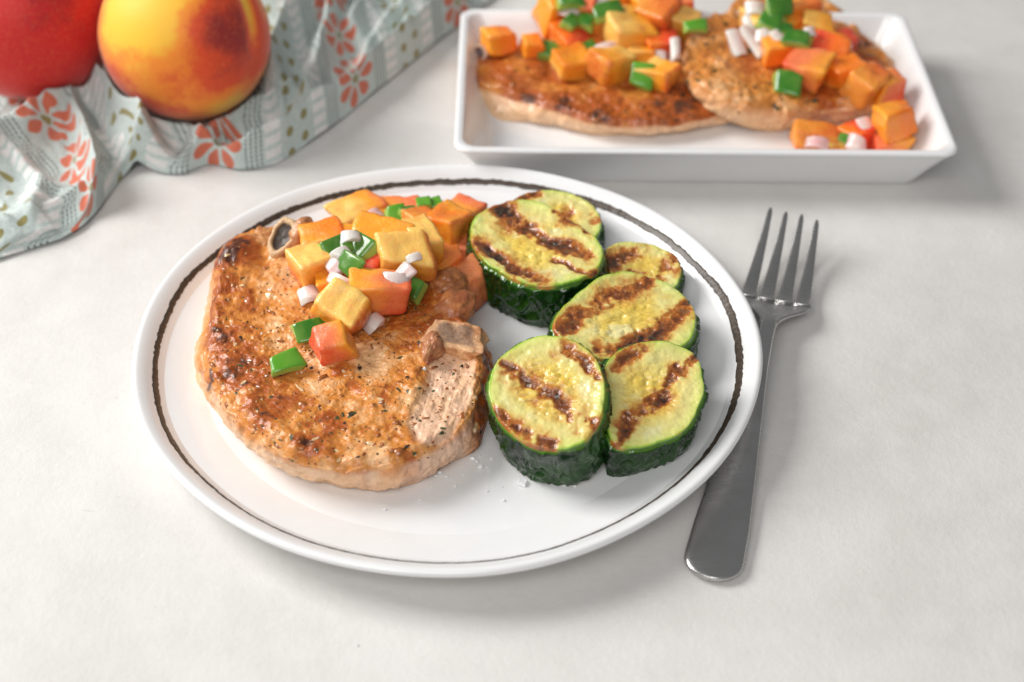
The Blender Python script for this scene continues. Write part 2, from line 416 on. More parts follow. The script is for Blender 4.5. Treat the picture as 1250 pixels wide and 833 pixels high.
def paint_main(px, py, P, istop, sv, kk, d):
    n = fbm(P, 110, 4, 41); n2 = fbm(P, 320, 3, 47); n3 = fbm(P, 40, 3, 51)
    sear = .36 + .34 * n + .26 * n2 + .18 * n3
    def blob(x, y, r, a): return a * np.exp(-((px - x)**2 + (py - y)**2) / (r * r))
    band = seg_dist(px, py, [(300, 300), (275, 312), (268, 350), (262, 400), (284, 462), (320, 508), (366, 545), (395, 556)])
    sear = sear + .34 * np.exp(-(band / 16)**2) * (1 + .5 * n)
    band2 = seg_dist(px, py, [(290, 350), (300, 420), (345, 480), (390, 520)])
    sear = sear + .22 * np.exp(-(band2 / 26)**2)
    for q in ((285, 318, 16, .16), (305, 372, 14, .2), (300, 438, 18, .22), (340, 490, 16, .2), (375, 540, 12, .26), (432, 468, 16, .26), (470, 488, 22, .18), (365, 424, 18, .18), (408, 455, 10, .3), (500, 420, 30, .22), (545, 352, 26, .34), (563, 385, 16, .32), (515, 385, 30, .28), (420, 520, 22, .14), (480, 530, 26, .12), (590, 430, 16, .2),
              (455, 440, 22, -.2), (440, 425, 15, -.15), (340, 420, 12, -.1), (520, 500, 30, -.12), (390, 470, 14, -.1)):
        sear = sear + blob(*q)
    # pale cut face of the tenderloin beside the chine bone
    fac = sstep(0, 12, 34 - seg_dist(px, py, [(552, 445), (548, 480), (528, 515)])) * istop
    sear = sear - fac * .26
    pink = fac * (.5 + .3 * n)
    side = 1 - istop
    sear = np.where(side > .5, .16 + .24 * n + .16 * n2 + .16 * n3 + .34 * np.exp(-(sv / .30)**2), sear)
    right = sstep(560, 590, px) * side
    sear = sear + right * (.42 + .25 * n) + side * blob(440, 562, 26, .12) + side * sstep(.0, 1, blob(258, 455, 16, .35))
    fat = side * np.clip(.20 + 1.3 * fbm(P, 70, 3, 61), 0, 1) * (1 - right)
    # torn white fat at the front edge and a drip of browned juice
    fat = np.maximum(fat, np.clip(blob(372, 566, 11, 1.3) + blob(452, 582, 12, 1.2) + blob(520, 560, 14, .8), 0, 1) * side)
    pink = pink + side * np.clip(.25 + .5 * n3, 0, .6) * sstep(400, 520, px) * (1 - right)
    sear = np.clip(sear, 0, 1.05)
    col = tone(sear, np.clip(fat * .8, 0, 1), np.clip(pink, 0, 1))
    # little dark slit on the left flank
    sl = seg_dist(px, py, [(257, 452), (259, 465), (254, 476)]); col = mix(col, (.05, .025, .03), np.exp(-(sl / 1.8)**2))
    # relief: fibres on the pale face, rim swelling, hollow beside bones
    dz = fac * .0006 * fbm(np.stack([(px + .35 * py) * .14, py * .02, px * 0], -1), 1, 3, 88) - .0015 * fac
    dz = dz + istop * .0016 * np.exp(-(band / 16)**2) - istop * .0012 * np.exp(-(seg_dist(px, py, [(320, 330), (330, 400), (370, 460)]) / 16)**2)
    dz = dz + istop * .0030 * np.exp(-((px - 290)**2 + (py - 312)**2) / 20**2)
    return col, dz * istop

ZT = FLOOR + .0185
top = [(322, 272, ZT), (300, 284, ZT), (275, 297, ZT), (263, 312, ZT), (264, 345, ZT), (258, 385, ZT), (247, 415, ZT - .001), (246, 440, ZT - .002), (258, 468, ZT - .001), (284, 500, ZT), (318, 532, ZT), (352, 556, ZT),
       (392, 566, ZT - .001), (440, 568, ZT - .002), (482, 562, ZT - .001), (520, 546, ZT - .001), (550, 528, ZT - .001), (572, 502, ZT), (583, 470, ZT), (587, 440, ZT), (585, 415, ZT), (572, 398, ZT), (556, 380, ZT - .001), (546, 358, ZT - .001), (540, 342, ZT - .002),
       (515, 322, ZT - .003), (470, 300, ZT - .004), (420, 288, ZT - .004), (380, 275, ZT - .003), (352, 268, ZT - .001)]
FL = FLOOR + .0002
bot = [(300, 318, FL), (270, 345, FL), (250, 395, FL), (238, 430, FL), (240, 458, FL), (252, 486, FL), (285, 524, FL), (325, 560, FL), (375, 584, FL), (425, 596, FL), (462, 599, FL), (512, 589, FL), (530, 577, FL), (556, 562, FL), (582, 550, FL), (594, 520, FL), (598, 490, FL),
       (598, 455, FL), (590, 430, FL), (570, 410, FL), (550, 385, FL), (500, 350, FL), (420, 330, FL), (350, 318, FL)]
root = empty('pork_chop', at(430, 450, FLOOR))
main_meat, MP = chop_mesh(top, bot, (428, 440, ZT), 620, 210, 44, 100, paint=paint_main, root=root)
tag(root, 'seared bone-in pork chop with pepper and herbs on the round plate', 'pork chop')
CHOP = root

from mathutils.bvhtree import BVHTree
def bvh_of(o):
    vs = [v.co.copy() for v in o.data.vertices]; return BVHTree.FromPolygons(vs, [tuple(p.vertices) for p in o.data.polygons])
MAIN_BVH = bvh_of(main_meat)
def drop(x, y, bvh=MAIN_BVH, z=.2):
    h = bvh.ray_cast(Vector((x, y, z)), Vector((0, 0, -1))); return h[0], h[1]
def hit_px(px, py, bvh):
    d = FW + RT * (px - W / 2) / F + UP * (H / 2 - py) / F
    h = bvh.ray_cast(Vector(CAM), Vector(d).normalized()); return h[0], h[1]

# seasoning on the seared face: many tiny bits
def bits(name, bvh, parent, n, region, size, mat_, seed, flat=.5, lift=.15, edge=None):
    r = np.random.default_rng(seed); V = []; Fc = []
    tries = 0; got = 0
    while got < n and tries < n * 12:
        tries += 1
        px, py = r.uniform(region[0], region[2]), r.uniform(region[1], region[3])
        if vnoise(np.array([[px / 26, py / 20, seed]]))[0] < r.uniform(-.9, .35): continue
        p, nn = hit_px(px, py, bvh)
        if p is None or nn.z < .35: continue
        got += 1; s = size * r.lognormal(0, .55); q = nn.to_track_quat('Z', 'Y').to_matrix()
        a0 = r.uniform(0, 6.28); el = r.uniform(.3, .9); base = len(V)
        k = 6
        for ring, (rad, hz) in enumerate(((1, 0), (.72, .55))):
            for j in range(k):
                a = a0 + j * 2 * np.pi / k; rr = s * rad * r.uniform(.55, 1.35)
                lx, ly = math.cos(a) * rr, math.sin(a) * rr * el
                w = p + q @ Vector((lx, ly, s * (hz * flat * r.uniform(.7, 1.3) - lift))); V.append(tuple(w))
        for j in range(k): Fc.append([base + j, base + (j + 1) % k, base + k + (j + 1) % k, base + k + j])
        Fc.append([base + k + j for j in range(k)])
    o = mesh(name, V, Fc, mat_, parent, smooth=(flat > .9)); tag(o, kind='stuff'); return o
BLACK = mat('pepper', (.035, .022, .014), .5)[0]
HERB = mat('dried_herb', (.055, .06, .018), .55)[0]
CRUMB = mat('brown_crumb', (.36, .11, .022), .22, .5, sss=.1, ssss=.001, coat=.5)[0]
GARLIC = mat('garlic_bit', (.74, .52, .28), .3, .5, sss=.2, ssss=.001, coat=.4)[0]
SALT = mat('salt', (.9, .9, .9), .15, .5, sss=.3, sssr=(1, 1, 1), ssss=.001)[0]
reg = (258, 300, 590, 566)
bits('cracked_pepper', MAIN_BVH, root, 420, reg, .00036, BLACK, 1, .8)
bits('dried_herb_flecks', MAIN_BVH, root, 260, reg, .00062, HERB, 2, .4)
bits('browned_crumbs', MAIN_BVH, root, 420, reg, .0008, CRUMB, 3, 1.2, .55)
bits('garlic_bits', MAIN_BVH, root, 170, reg, .0008, GARLIC, 4, .9, .4)
bits('salt_grains', MAIN_BVH, root, 40, reg, .00045, SALT, 5, .9, .2)

# bones of the main chop
BONE, nt, b, cs = mat('bone', rough=.45, sss=.1, ssss=.002, coat=.2, attr=True)
v = coords(nt); n1 = noise(nt, v, 900, 4, .7)
link_in(nt, mixc(nt, n1.ramp(.45, .75) * .45, cs, (.14, .07, .04)), b, 'Base Color'); bump(nt, b, n1, .6, .0008)
def frame_at(n, xhint):
    n = np.array(n, float); n /= np.linalg.norm(n); x = np.array(xhint, float); x -= n * np.dot(x, n); x /= np.linalg.norm(x)
    return x, np.cross(n, x), n
def bone_stub(name, c, n, xh, a, bb, depth, parent, rim, core, seed, ridge=.3):
    """cut end of a bone: oval rim with a sunken porous core, short shaft below"""
    ex, ey, en = frame_at(n, xh); na = 64
    ang = np.linspace(0, 2 * np.pi, na, endpoint=False); w = 1 + .12 * np.sin(2 * ang + seed) + .07 * np.sin(3 * ang + 2 * seed) + .03 * np.sin(7 * ang)
    rows = []; cols = []
    for (k, h, t) in ((0, -.0016, 1), (.3, -.0015, 1), (.5, -.0013, 1), (.62, -.0008, 1), (.68, -.0002, .4), (.74, .0002, 0), (.85, .0003, 0), (.95, 0, 0), (1.0, -.0007, .1), (1.06, -.3 * depth, .15), (1.12, -.7 * depth, .15), (1.1, -depth, .15)):
        P = np.array(c)[None] + ex[None] * (k * a * w * np.cos(ang))[:, None] + ey[None] * (k * bb * w * np.sin(ang))[:, None]
        hh = h + .0004 * fbm(P, 400, 3, seed) + (.0012 * ridge * np.cos(ang))
        P = P + en[None] * hh[:, None]; rows.append(P)
        cc = mix(np.tile(rim, (na, 1)), np.tile(core, (na, 1)), np.full(na, t) * (.97 + .03 * fbm(P, 600, 2, seed)))
        if k > 1: cc = cc * np.array([.62, .36, .2])
        cols.append(cc)
    o = mesh(name, np.concatenate(rows[4:]), flip(grid_faces(len(rows) - 4, na)), BONE, parent, np.concatenate(cols[4:]))
    m_ = mesh('marrow', np.concatenate(rows[:5]), flip(grid_faces(5, na)), BONE, None, np.concatenate(cols[:5])); m_.parent = o
    return o
c = at(344, 288, ZT + .0048)
bone_stub('rib_bone', c, (-.15, -.45, .8), (.25, 1, .45), 0.0086, .0056, .010, CHOP, (.72, .48, .26), (.030, .020, .016), 3, .3)

def lump(name, c, size, seed, colA, colB, material, parent=None, rot=(0, 0, 0), amp=.25, res=40, squash=None, freq=1.5):
    """irregular rounded lump"""
    th = np.linspace(0, np.pi, res); ph = np.linspace(0, 2 * np.pi, res * 2, endpoint=False)
    S = np.stack([np.sin(th)[:, None] * np.cos(ph), np.sin(th)[:, None] * np.sin(ph), np.cos(th)[:, None] * np.ones(len(ph))], -1)
    r = 1 + amp * fbm(S, freq, 4, seed)
    Q = S * r[..., None] * np.array(size)
    Q = Q.reshape(-1, 3) @ np.array(Matrix.Rotation(rot[2], 3, 'Z') @ Matrix.Rotation(rot[1], 3, 'Y') @ Matrix.Rotation(rot[0], 3, 'X')).T
    t = np.clip(.5 + .9 * fbm(S, freq * 1.7, 3, seed + 7), 0, 1).ravel()
    return mesh(name, Q + np.array(c), flip(grid_faces(res, res * 2)), material, parent, mix(colA, colB, t))
lump('end_meat', at(369, 292, ZT - .0005), (.0062, .0085, .0088), 5, (.60, .30, .13), (.36, .12, .04), MEAT, CHOP, (.2, .1, -.4))
lump('end_meat', at(322, 297, ZT - .0028), (.0060, .0075, .0046), 15, (.62, .30, .11), (.40, .14, .04), MEAT, CHOP, (0, 0, .3), .4)
lump('crust_knob', at(546, 345, ZT - .0012), (.0075, .0075, .0048), 9, (.50, .18, .05), (.28, .08, .025), MEAT, CHOP, (0, 0, .6), .35)
lump('crust_knob', at(556, 374, ZT - .0014), (.0075, .0095, .0045), 10, (.52, .19, .06), (.33, .09, .03), MEAT, CHOP, (0, 0, -.3), .3)

# ------------------------------------------------------------------ rounded chunks: peach dice, pepper, onion
def chunk(size, n, rho, seed, jit=.15, curve=0.0, taper=(0, 0), nz=.03):
    """rounded hexahedron; returns verts, faces, unit-cube params"""
    g = np.linspace(-1, 1, n + 1); key = {}; U = []; Fc = []
    def vid(p):
        k = tuple(np.round(p, 5))
        if k not in key: key[k] = len(U); U.append(p)
        return key[k]
    for ax in range(3):
        for sgn in (-1, 1):
            for i in range(n):
                for j in range(n):
                    q = []
                    for (a, b_) in ((i, j), (i + 1, j), (i + 1, j + 1), (i, j + 1)):
                        p = np.zeros(3); p[ax] = sgn; p[(ax + 1) % 3] = g[a]; p[(ax + 2) % 3] = g[b_]; q.append(vid(p))
                    Fc.append(q if sgn > 0 else q[::-1])
    U = np.array(U)
    if rho > 0:
        q = np.clip(U, -(1 - rho), 1 - rho); dd = U - q; dd /= np.maximum(np.linalg.norm(dd, axis=1, keepdims=True), 1e-9)
        X = q + rho * dd
    else: X = U.copy()
    r = np.random.default_rng(seed); cj = r.uniform(-jit, jit, (2, 2, 2, 3))
    w = (X + 1) / 2; off = 0
    for a in (0, 1):
        for b_ in (0, 1):
            for c_ in (0, 1):
                ww = (w[:, 0] if a else 1 - w[:, 0]) * (w[:, 1] if b_ else 1 - w[:, 1]) * (w[:, 2] if c_ else 1 - w[:, 2])
                off = off + ww[:, None] * cj[a, b_, c_]
    Y = X + off
    Y[:, 0] *= 1 + taper[0] * Y[:, 2]; Y[:, 1] *= 1 + taper[1] * Y[:, 0]
    Y = Y * np.array(size) / 2
    if curve: Y[:, 2] = Y[:, 2] - curve * (Y[:, 0]**2) / max(size[0], 1e-6) * 2
    nn = Y / np.maximum(np.linalg.norm(Y, axis=1, keepdims=True), 1e-9)
    Y = Y + nn * (fbm(Y, 250, 3, seed) * nz * min(size))[:, None]
    return Y, Fc, U
def rotm(rz, rx=0, ry=0):
    return np.array(Matrix.Rotation(math.radians(rz), 3, 'Z') @ Matrix.Rotation(math.radians(ry), 3, 'Y') @ Matrix.Rotation(math.radians(rx), 3, 'X'))

PFLESH, nt, b, cs = mat('peach_flesh', rough=.3, sss=.45, sssr=(1, .42, .12), ssss=.004, coat=.15, coatr=.06, attr=True)
v = coords(nt); n1 = noise(nt, v, 500, 4, .6)
pv = mixc(nt, n1.ramp(.5, .75) * .25, cs, (.97, .45, .10)); pv = mixc(nt, noise(nt, coords(nt, 'Generated'), 2.6, 4, .65).ramp(.48, .72) * .5, pv, (.93, .25, .08))
link_in(nt, pv, b, 'Base Color')
link_in(nt, n1.ramp(.3, .7) * .25 + .16, b, 'Roughness'); bump(nt, b, n1 + noise(nt, v, 1400, 3, .6) * .5, .5, .0007)
YEL = (.96, .385, .03); PALEY = (.99, .59, .15); ORA = (.93, .22, .012); RED = (.80, .065, .03); PINK = (.90, .22, .09); SKINR = (.60, .10, .03)
PAL = {'m': (PALEY, YEL, PINK), 'y': (PALEY, YEL, ORA), 'o': (YEL, ORA, ORA), 'p': (YEL, PINK, RED), 'r': (ORA, RED, (.55, .07, .05)), 'b': ((.72, .24, .09), (.66, .19, .07), (.45, .10, .04)), 'd': ((.85, .33, .05), (.75, .18, .03), (.6, .1, .03))}
AX = {'x': (1, 0, 0), '-x': (-1, 0, 0), 'y': (0, 1, 0), '-y': (0, -1, 0), 'z': (0, 0, 1), '-z': (0, 0, -1)}
_n = [0]
LOOK = {'m': 'blushed yellow peach cube', 'y': 'pale yellow peach cube', 'o': 'light orange peach cube', 'p': 'pink and yellow peach cube', 'r': 'red peach cube', 'b': 'russet peach cube', 'd': 'deep orange peach cube'}
def peach_cube(px, py, z, size, rz, rx=0, ry=0, pal='y', grad='x', skin=None, label=None, group=None, jit=.16, taper=(0, 0), zone=None):
    _n[0] += 1; sd = 300 + _n[0] * 7
    s = np.array(size) * .001; rr_ = np.random.default_rng(sd)
    Y, Fc, U = chunk(s, 12, rr_.uniform(.09, .2), sd, jit * 1.5, 0, (taper[0] + rr_.uniform(-.16, .16), taper[1] + rr_.uniform(-.18, .18)), .05)
    a, b_, c_ = PAL[pal]
    t = np.clip(.5 + .38 * (U @ np.array(AX[grad])) - .13 * U[:, 2] + .35 * fbm(Y, 110, 3, sd), 0, 1)
    col = mix(a, b_, sstep(0, .6, t)); col = mix(col, c_, sstep(.6, 1, t))
    if skin:
        k = sstep(.86, .97, U @ np.array(AX[skin])); sn = fbm(Y, 500, 3, sd + 1)
        scol = mix((.88, .36, .04), (.60, .10, .02), np.clip(.45 + .9 * fbm(Y, 120, 3, sd + 2) + .5 * sn, 0, 1))
        col = mix(col, scol, k)
        bul = np.array(AX[skin]) * (1.3 - (U**2).sum(1) * .43)[:, None] * .12 * min(s) * k[:, None]; Y = Y + bul
    Y = Y + (Y / np.maximum(np.linalg.norm(Y, axis=1, keepdims=True), 1e-9)) * (fbm(Y, 110, 2, sd + 4) * .10 * min(s))[:, None]
    R = rotm(rz, rx + rr_.uniform(-9, 9), ry + rr_.uniform(-9, 9)); Q = Y @ R.T; c = at(px, py, z)
    o = mesh('peach_cube', Q, Fc, PFLESH, None, col); o.location = c
    tag(o, label or LOOK[pal] + (' with skin' if skin else '') + ' ' + (zone or 'in the salsa heap on the front pork chop'), 'peach cube', group or 'diced peach in the heap on the round plate')
    return o

GREEN, nt, b, cs = mat('green_pepper', rough=.22, sss=.15, sssr=(.4, 1, .2), ssss=.002, coat=.4, attr=True)
bump(nt, b, noise(nt, coords(nt), 350, 3, .6), .25, .0005)
ONI, nt, b, cs = mat('onion', rough=.28, sss=.6, sssr=(1, .7, .65), ssss=.005, coat=.3, trans=.15, attr=True)
bump(nt, b, noise(nt, coords(nt), 300, 3, .6), .25, .0005)
def green(px, py, z, size, rz, rx=0, ry=0, curve=.12, label=None, group=None, dark=.5):
    _n[0] += 1; sd = 300 + _n[0] * 7; s = np.array(size) * .001
    Y, Fc, U = chunk(s, 8, .16, sd, .30, curve, (0, .1))
    t = np.clip(sstep(.55, .95, U[:, 2]) * .9 + .25 * fbm(Y, 200, 2, sd), 0, 1)
    col = mix((.33, .50, .09), (.035, .17, .012) if dark > .4 else (.10, .33, .02), t)
    Q = Y @ rotm(rz, rx, ry).T
    o = mesh('green_chili_piece', Q, Fc, GREEN, None, col); o.location = at(px, py, z)
    tag(o, (label or 'chopped green chili piece in the salsa heap on the front pork chop').replace('chopped green', 'chopped ' + ('dark' if dark > .4 else 'light') + ' green'), 'chili piece', group or 'chopped green chili on the round plate')
def onion(px, py, z, size, rz, rx=0, ry=0, pink=.3, label=None, group=None, curve=.15):
    hue = 'white' if pink < .12 else ('rosy' if pink > .42 else 'pale pink')
    _n[0] += 1; sd = 300 + _n[0] * 7; s = np.array(size) * .001
    s = s * np.array([.9, .85, .6]); Y, Fc, U = chunk(s, 8, .2, sd, .42, curve * 2.5, nz=.12)
    t = np.clip(pink + .5 * fbm(Y, 220, 2, sd) + .25 * U[:, 0], 0, 1)
    col = mix((.92, .86, .78), (.86, .46, .46), t)
    o = mesh('onion_piece', Y @ rotm(rz, rx, ry).T, Fc, ONI, None, col); o.location = at(px, py, z)
    tag(o, (label or 'minced onion piece in the salsa heap on the front pork chop').replace('minced', 'minced ' + hue), 'onion piece', group or 'minced onion on the round plate')

# chine bone: an angular block on the right shoulder of the chop
def chine():
    c = at(553, 416, ZT - .0006)
    Y, Fc, U = chunk((.0215, .0125, .0085), 26, .10, 77, .34, 0, (0, .2), .16)
    cz = sstep(.8, .97, U[:, 2]); edge = sstep(.55, .8, np.maximum(np.abs(U[:, 0]), np.abs(U[:, 1])))
    n = fbm(Y, 420, 3, 78)
    col = mix((.78, .54, .32), (.48, .19, .07), np.clip(.40 + 1.1 * n, 0, 1))
    col = mix(col, mix((.30, .19, .12), (.17, .12, .09), np.clip(.5 + n, 0, 1)), cz * (1 - edge * .8))
    Q = Y @ rotm(-14, 11, -3).T + c
    mesh('chine_bone', Q, Fc, BONE, CHOP, col * np.array([1.12, .95, .8]))
    lump('gristle', at(528, 424, ZT + .0008), (.0038, .0085, .0042), 12, (.55, .26, .12), (.30, .09, .04), MEAT, CHOP, (0, 0, -.25), .4)
    # fat rind down the right flank
chine()

# ---- salsa on the round plate   (z: chop surface about 0.026)
B1 = FLOOR; S1 = ZT
peach_cube(436, 266, B1 + .0085, (17, 12, 15), 30, pal='m', grad='x', taper=(.2, 0))
peach_cube(392, 296, S1 + .0035, (16, 14, 12), 10, pal='o', grad='x')
peach_cube(476, 268, B1 + .0080, (26, 13, 13), 8, pal='p', grad='x')
peach_cube(412, 292, S1 + .0045, (11, 10, 10), -20, pal='y')
peach_cube(513, 274, S1 - .003, (12, 11, 13), 40, pal='d')
peach_cube(534, 272, B1 + .0085, (10, 12, 15), 15, pal='d')
peach_cube(563, 270, B1 + .0085, (14, 12, 16), -35, pal='p', grad='y')
peach_cube(549, 280, B1 + .0130, (18, 13, 17), 62, 0, 8, pal='y', grad='z', skin='-y')
peach_cube(550, 306, B1 + .0075, (16, 13, 12), -6, pal='p', grad='x')
peach_cube(545, 320, S1 - .004, (13, 12, 9), 30, pal='d', grad='x')
peach_cube(567, 349, B1 + .0085, (16, 16, 16.5), 28, 0, 0, pal='b', grad='-z', jit=.1, label='russet peach cube standing on the round plate between chop and zucchini')
peach_cube(466, 292, S1 + .0075, (24, 13, 13), -8, 10, 4, pal='o', grad='-z', skin='y', taper=(0, -.3))
peach_cube(517, 300, S1 + .0055, (11, 17, 15), 28, 0, -6, pal='y', grad='-z')
peach_cube(446, 322, S1 + .0080, (14, 11, 11), -30, 12, 0, pal='r', grad='x')
peach_cube(491, 312, S1 + .0110, (21, 14, 12), 10, 12, 4, pal='m', grad='-z', skin='x')
peach_cube(379, 324, S1 + .0070, (13.5, 13.5, 13), 36, 14, -6, pal='m', grad='-z', label='pale yellow peach cube on the chop beside its rib bone')
peach_cube(406, 347, S1 + .0040, (12, 11, 9), 20, pal='p', grad='x')
peach_cube(464, 356, S1 + .0080, (23, 14, 14), 5, 6, 3, pal='p', grad='x', taper=(.1, 0))
peach_cube(415, 375, S1 + .0085, (18, 15, 14), -28, 10, 14, pal='m', grad='-z', skin='x', label='yellow peach cube with freckled skin side on the front chop')
peach_cube(406, 418, S1 + .0060, (14, 11, 11), 14, 8, 0, pal='p', grad='-x', label='small pink-sided peach cube lying lowest on the front chop')
G = lambda *a, **k: green(*a, **k)
G(407, 302, S1 + .0130, (13, 7, 3.5), 35, 35, 0); G(441, 298, S1 + .0150, (13, 9, 3.5), -50, 40, 0); G(426, 324, S1 + .0145, (12, 8, 3.2), -45, 50, 0)
G(431, 303, S1 + .013, (9, 7, 4), 10, 20, 0); G(482, 262, B1 + .0165, (8, 7, 3), 10, 35, 0, dark=.2); G(502, 261, B1 + .0175, (8, 8, 4), 40, 20, 10)
G(518, 254, B1 + .0170, (6, 6, 8), 10, 0, 0, dark=.2, curve=0); G(530, 253, B1 + .0165, (6, 6, 6), 20, 0, 0, dark=.2, curve=0)
G(502, 349, S1 + .0040, (10, 8, 4), -30, 30, 10)
G(379, 402, S1 + .0035, (12, 9, 3.2), 20, 24, 0, label='bright green chili piece beside the pink peach cube on the front chop')
G(401, 398, S1 + .0030, (8, 6, 3), 10, 20, 0, dark=.2)
G(350, 441, S1 + .0032, (12, 8, 3), 30, 22, 0, dark=.2, label='lone green chili piece on bare seared meat of the front chop')
G(387, 386, S1 + .003, (6, 4, 3), -50, 20, 0)
O = onion
O(428, 288, S1 + .0190, (8, 6, 4), 15, 20, 0, .05); O(419, 308, S1 + .0160, (8, 5, 4), 45, 20, 0, .1); O(407, 322, S1 + .0130, (10, 7, 3.5), -55, 30, 0, .45)
O(412, 344, S1 + .0120, (12, 6, 3.5), -35, 30, 0, .2); O(507, 315, S1 + .0175, (7, 4, 2), 25, 35, 0, .0); O(479, 342, S1 + .0150, (14, 8, 2.5), -8, 30, 0, .4)
O(492, 331, S1 + .0160, (9, 7, 3), -50, 30, 0, .4); O(378, 357, S1 + .0025, (9, 8, 4), 20, 10, 0, .35); O(456, 391, S1 + .0030, (9, 7, 4), 50, 20, 0, .35)
O(502, 277, S1 + .0040, (9, 7, 4), 40, 20, 0, .7); O(458, 263, B1 + .0160, (9, 7, 4), 60, 20, 0, .75)

# ------------------------------------------------------------------ zucchini slices
ZSKIN, nt, b, cs = mat('zucchini_skin', rough=.2, spec=.55, sss=.0, coat=.0, coatr=.08, attr=True)
v = coords(nt); n1 = noise(nt, v, 330, 4, .6); n2 = noise(nt, v, 120, 3, .6)
c = mixc(nt, noise(nt, v, 480, 3, .6).ramp(.55, .72) * .35, cs, (.04, .12, .015))
link_in(nt, c, b, 'Base Color'); link_in(nt, n1.ramp(.3, .7) * .10 + .07, b, 'Roughness'); bump(nt, b, n1 + n2 * 1.5, .18, .0008)
ZFACE, nt, b, cs = mat('zucchini_flesh', rough=.3, sss=.22, sssr=(1, .9, .25), ssss=.0035, coat=.4, coatr=.15, attr=True)
v = coords(nt); n1 = noise(nt, v, 380, 4, .6)
link_in(nt, mixc(nt, n1.ramp(.5, .75) * .16, cs, (.75, .62, .22)), b, 'Base Color')
link_in(nt, n1.ramp(.3, .7) * .3 + .17, b, 'Roughness'); bump(nt, b, n1, .35, .0008)

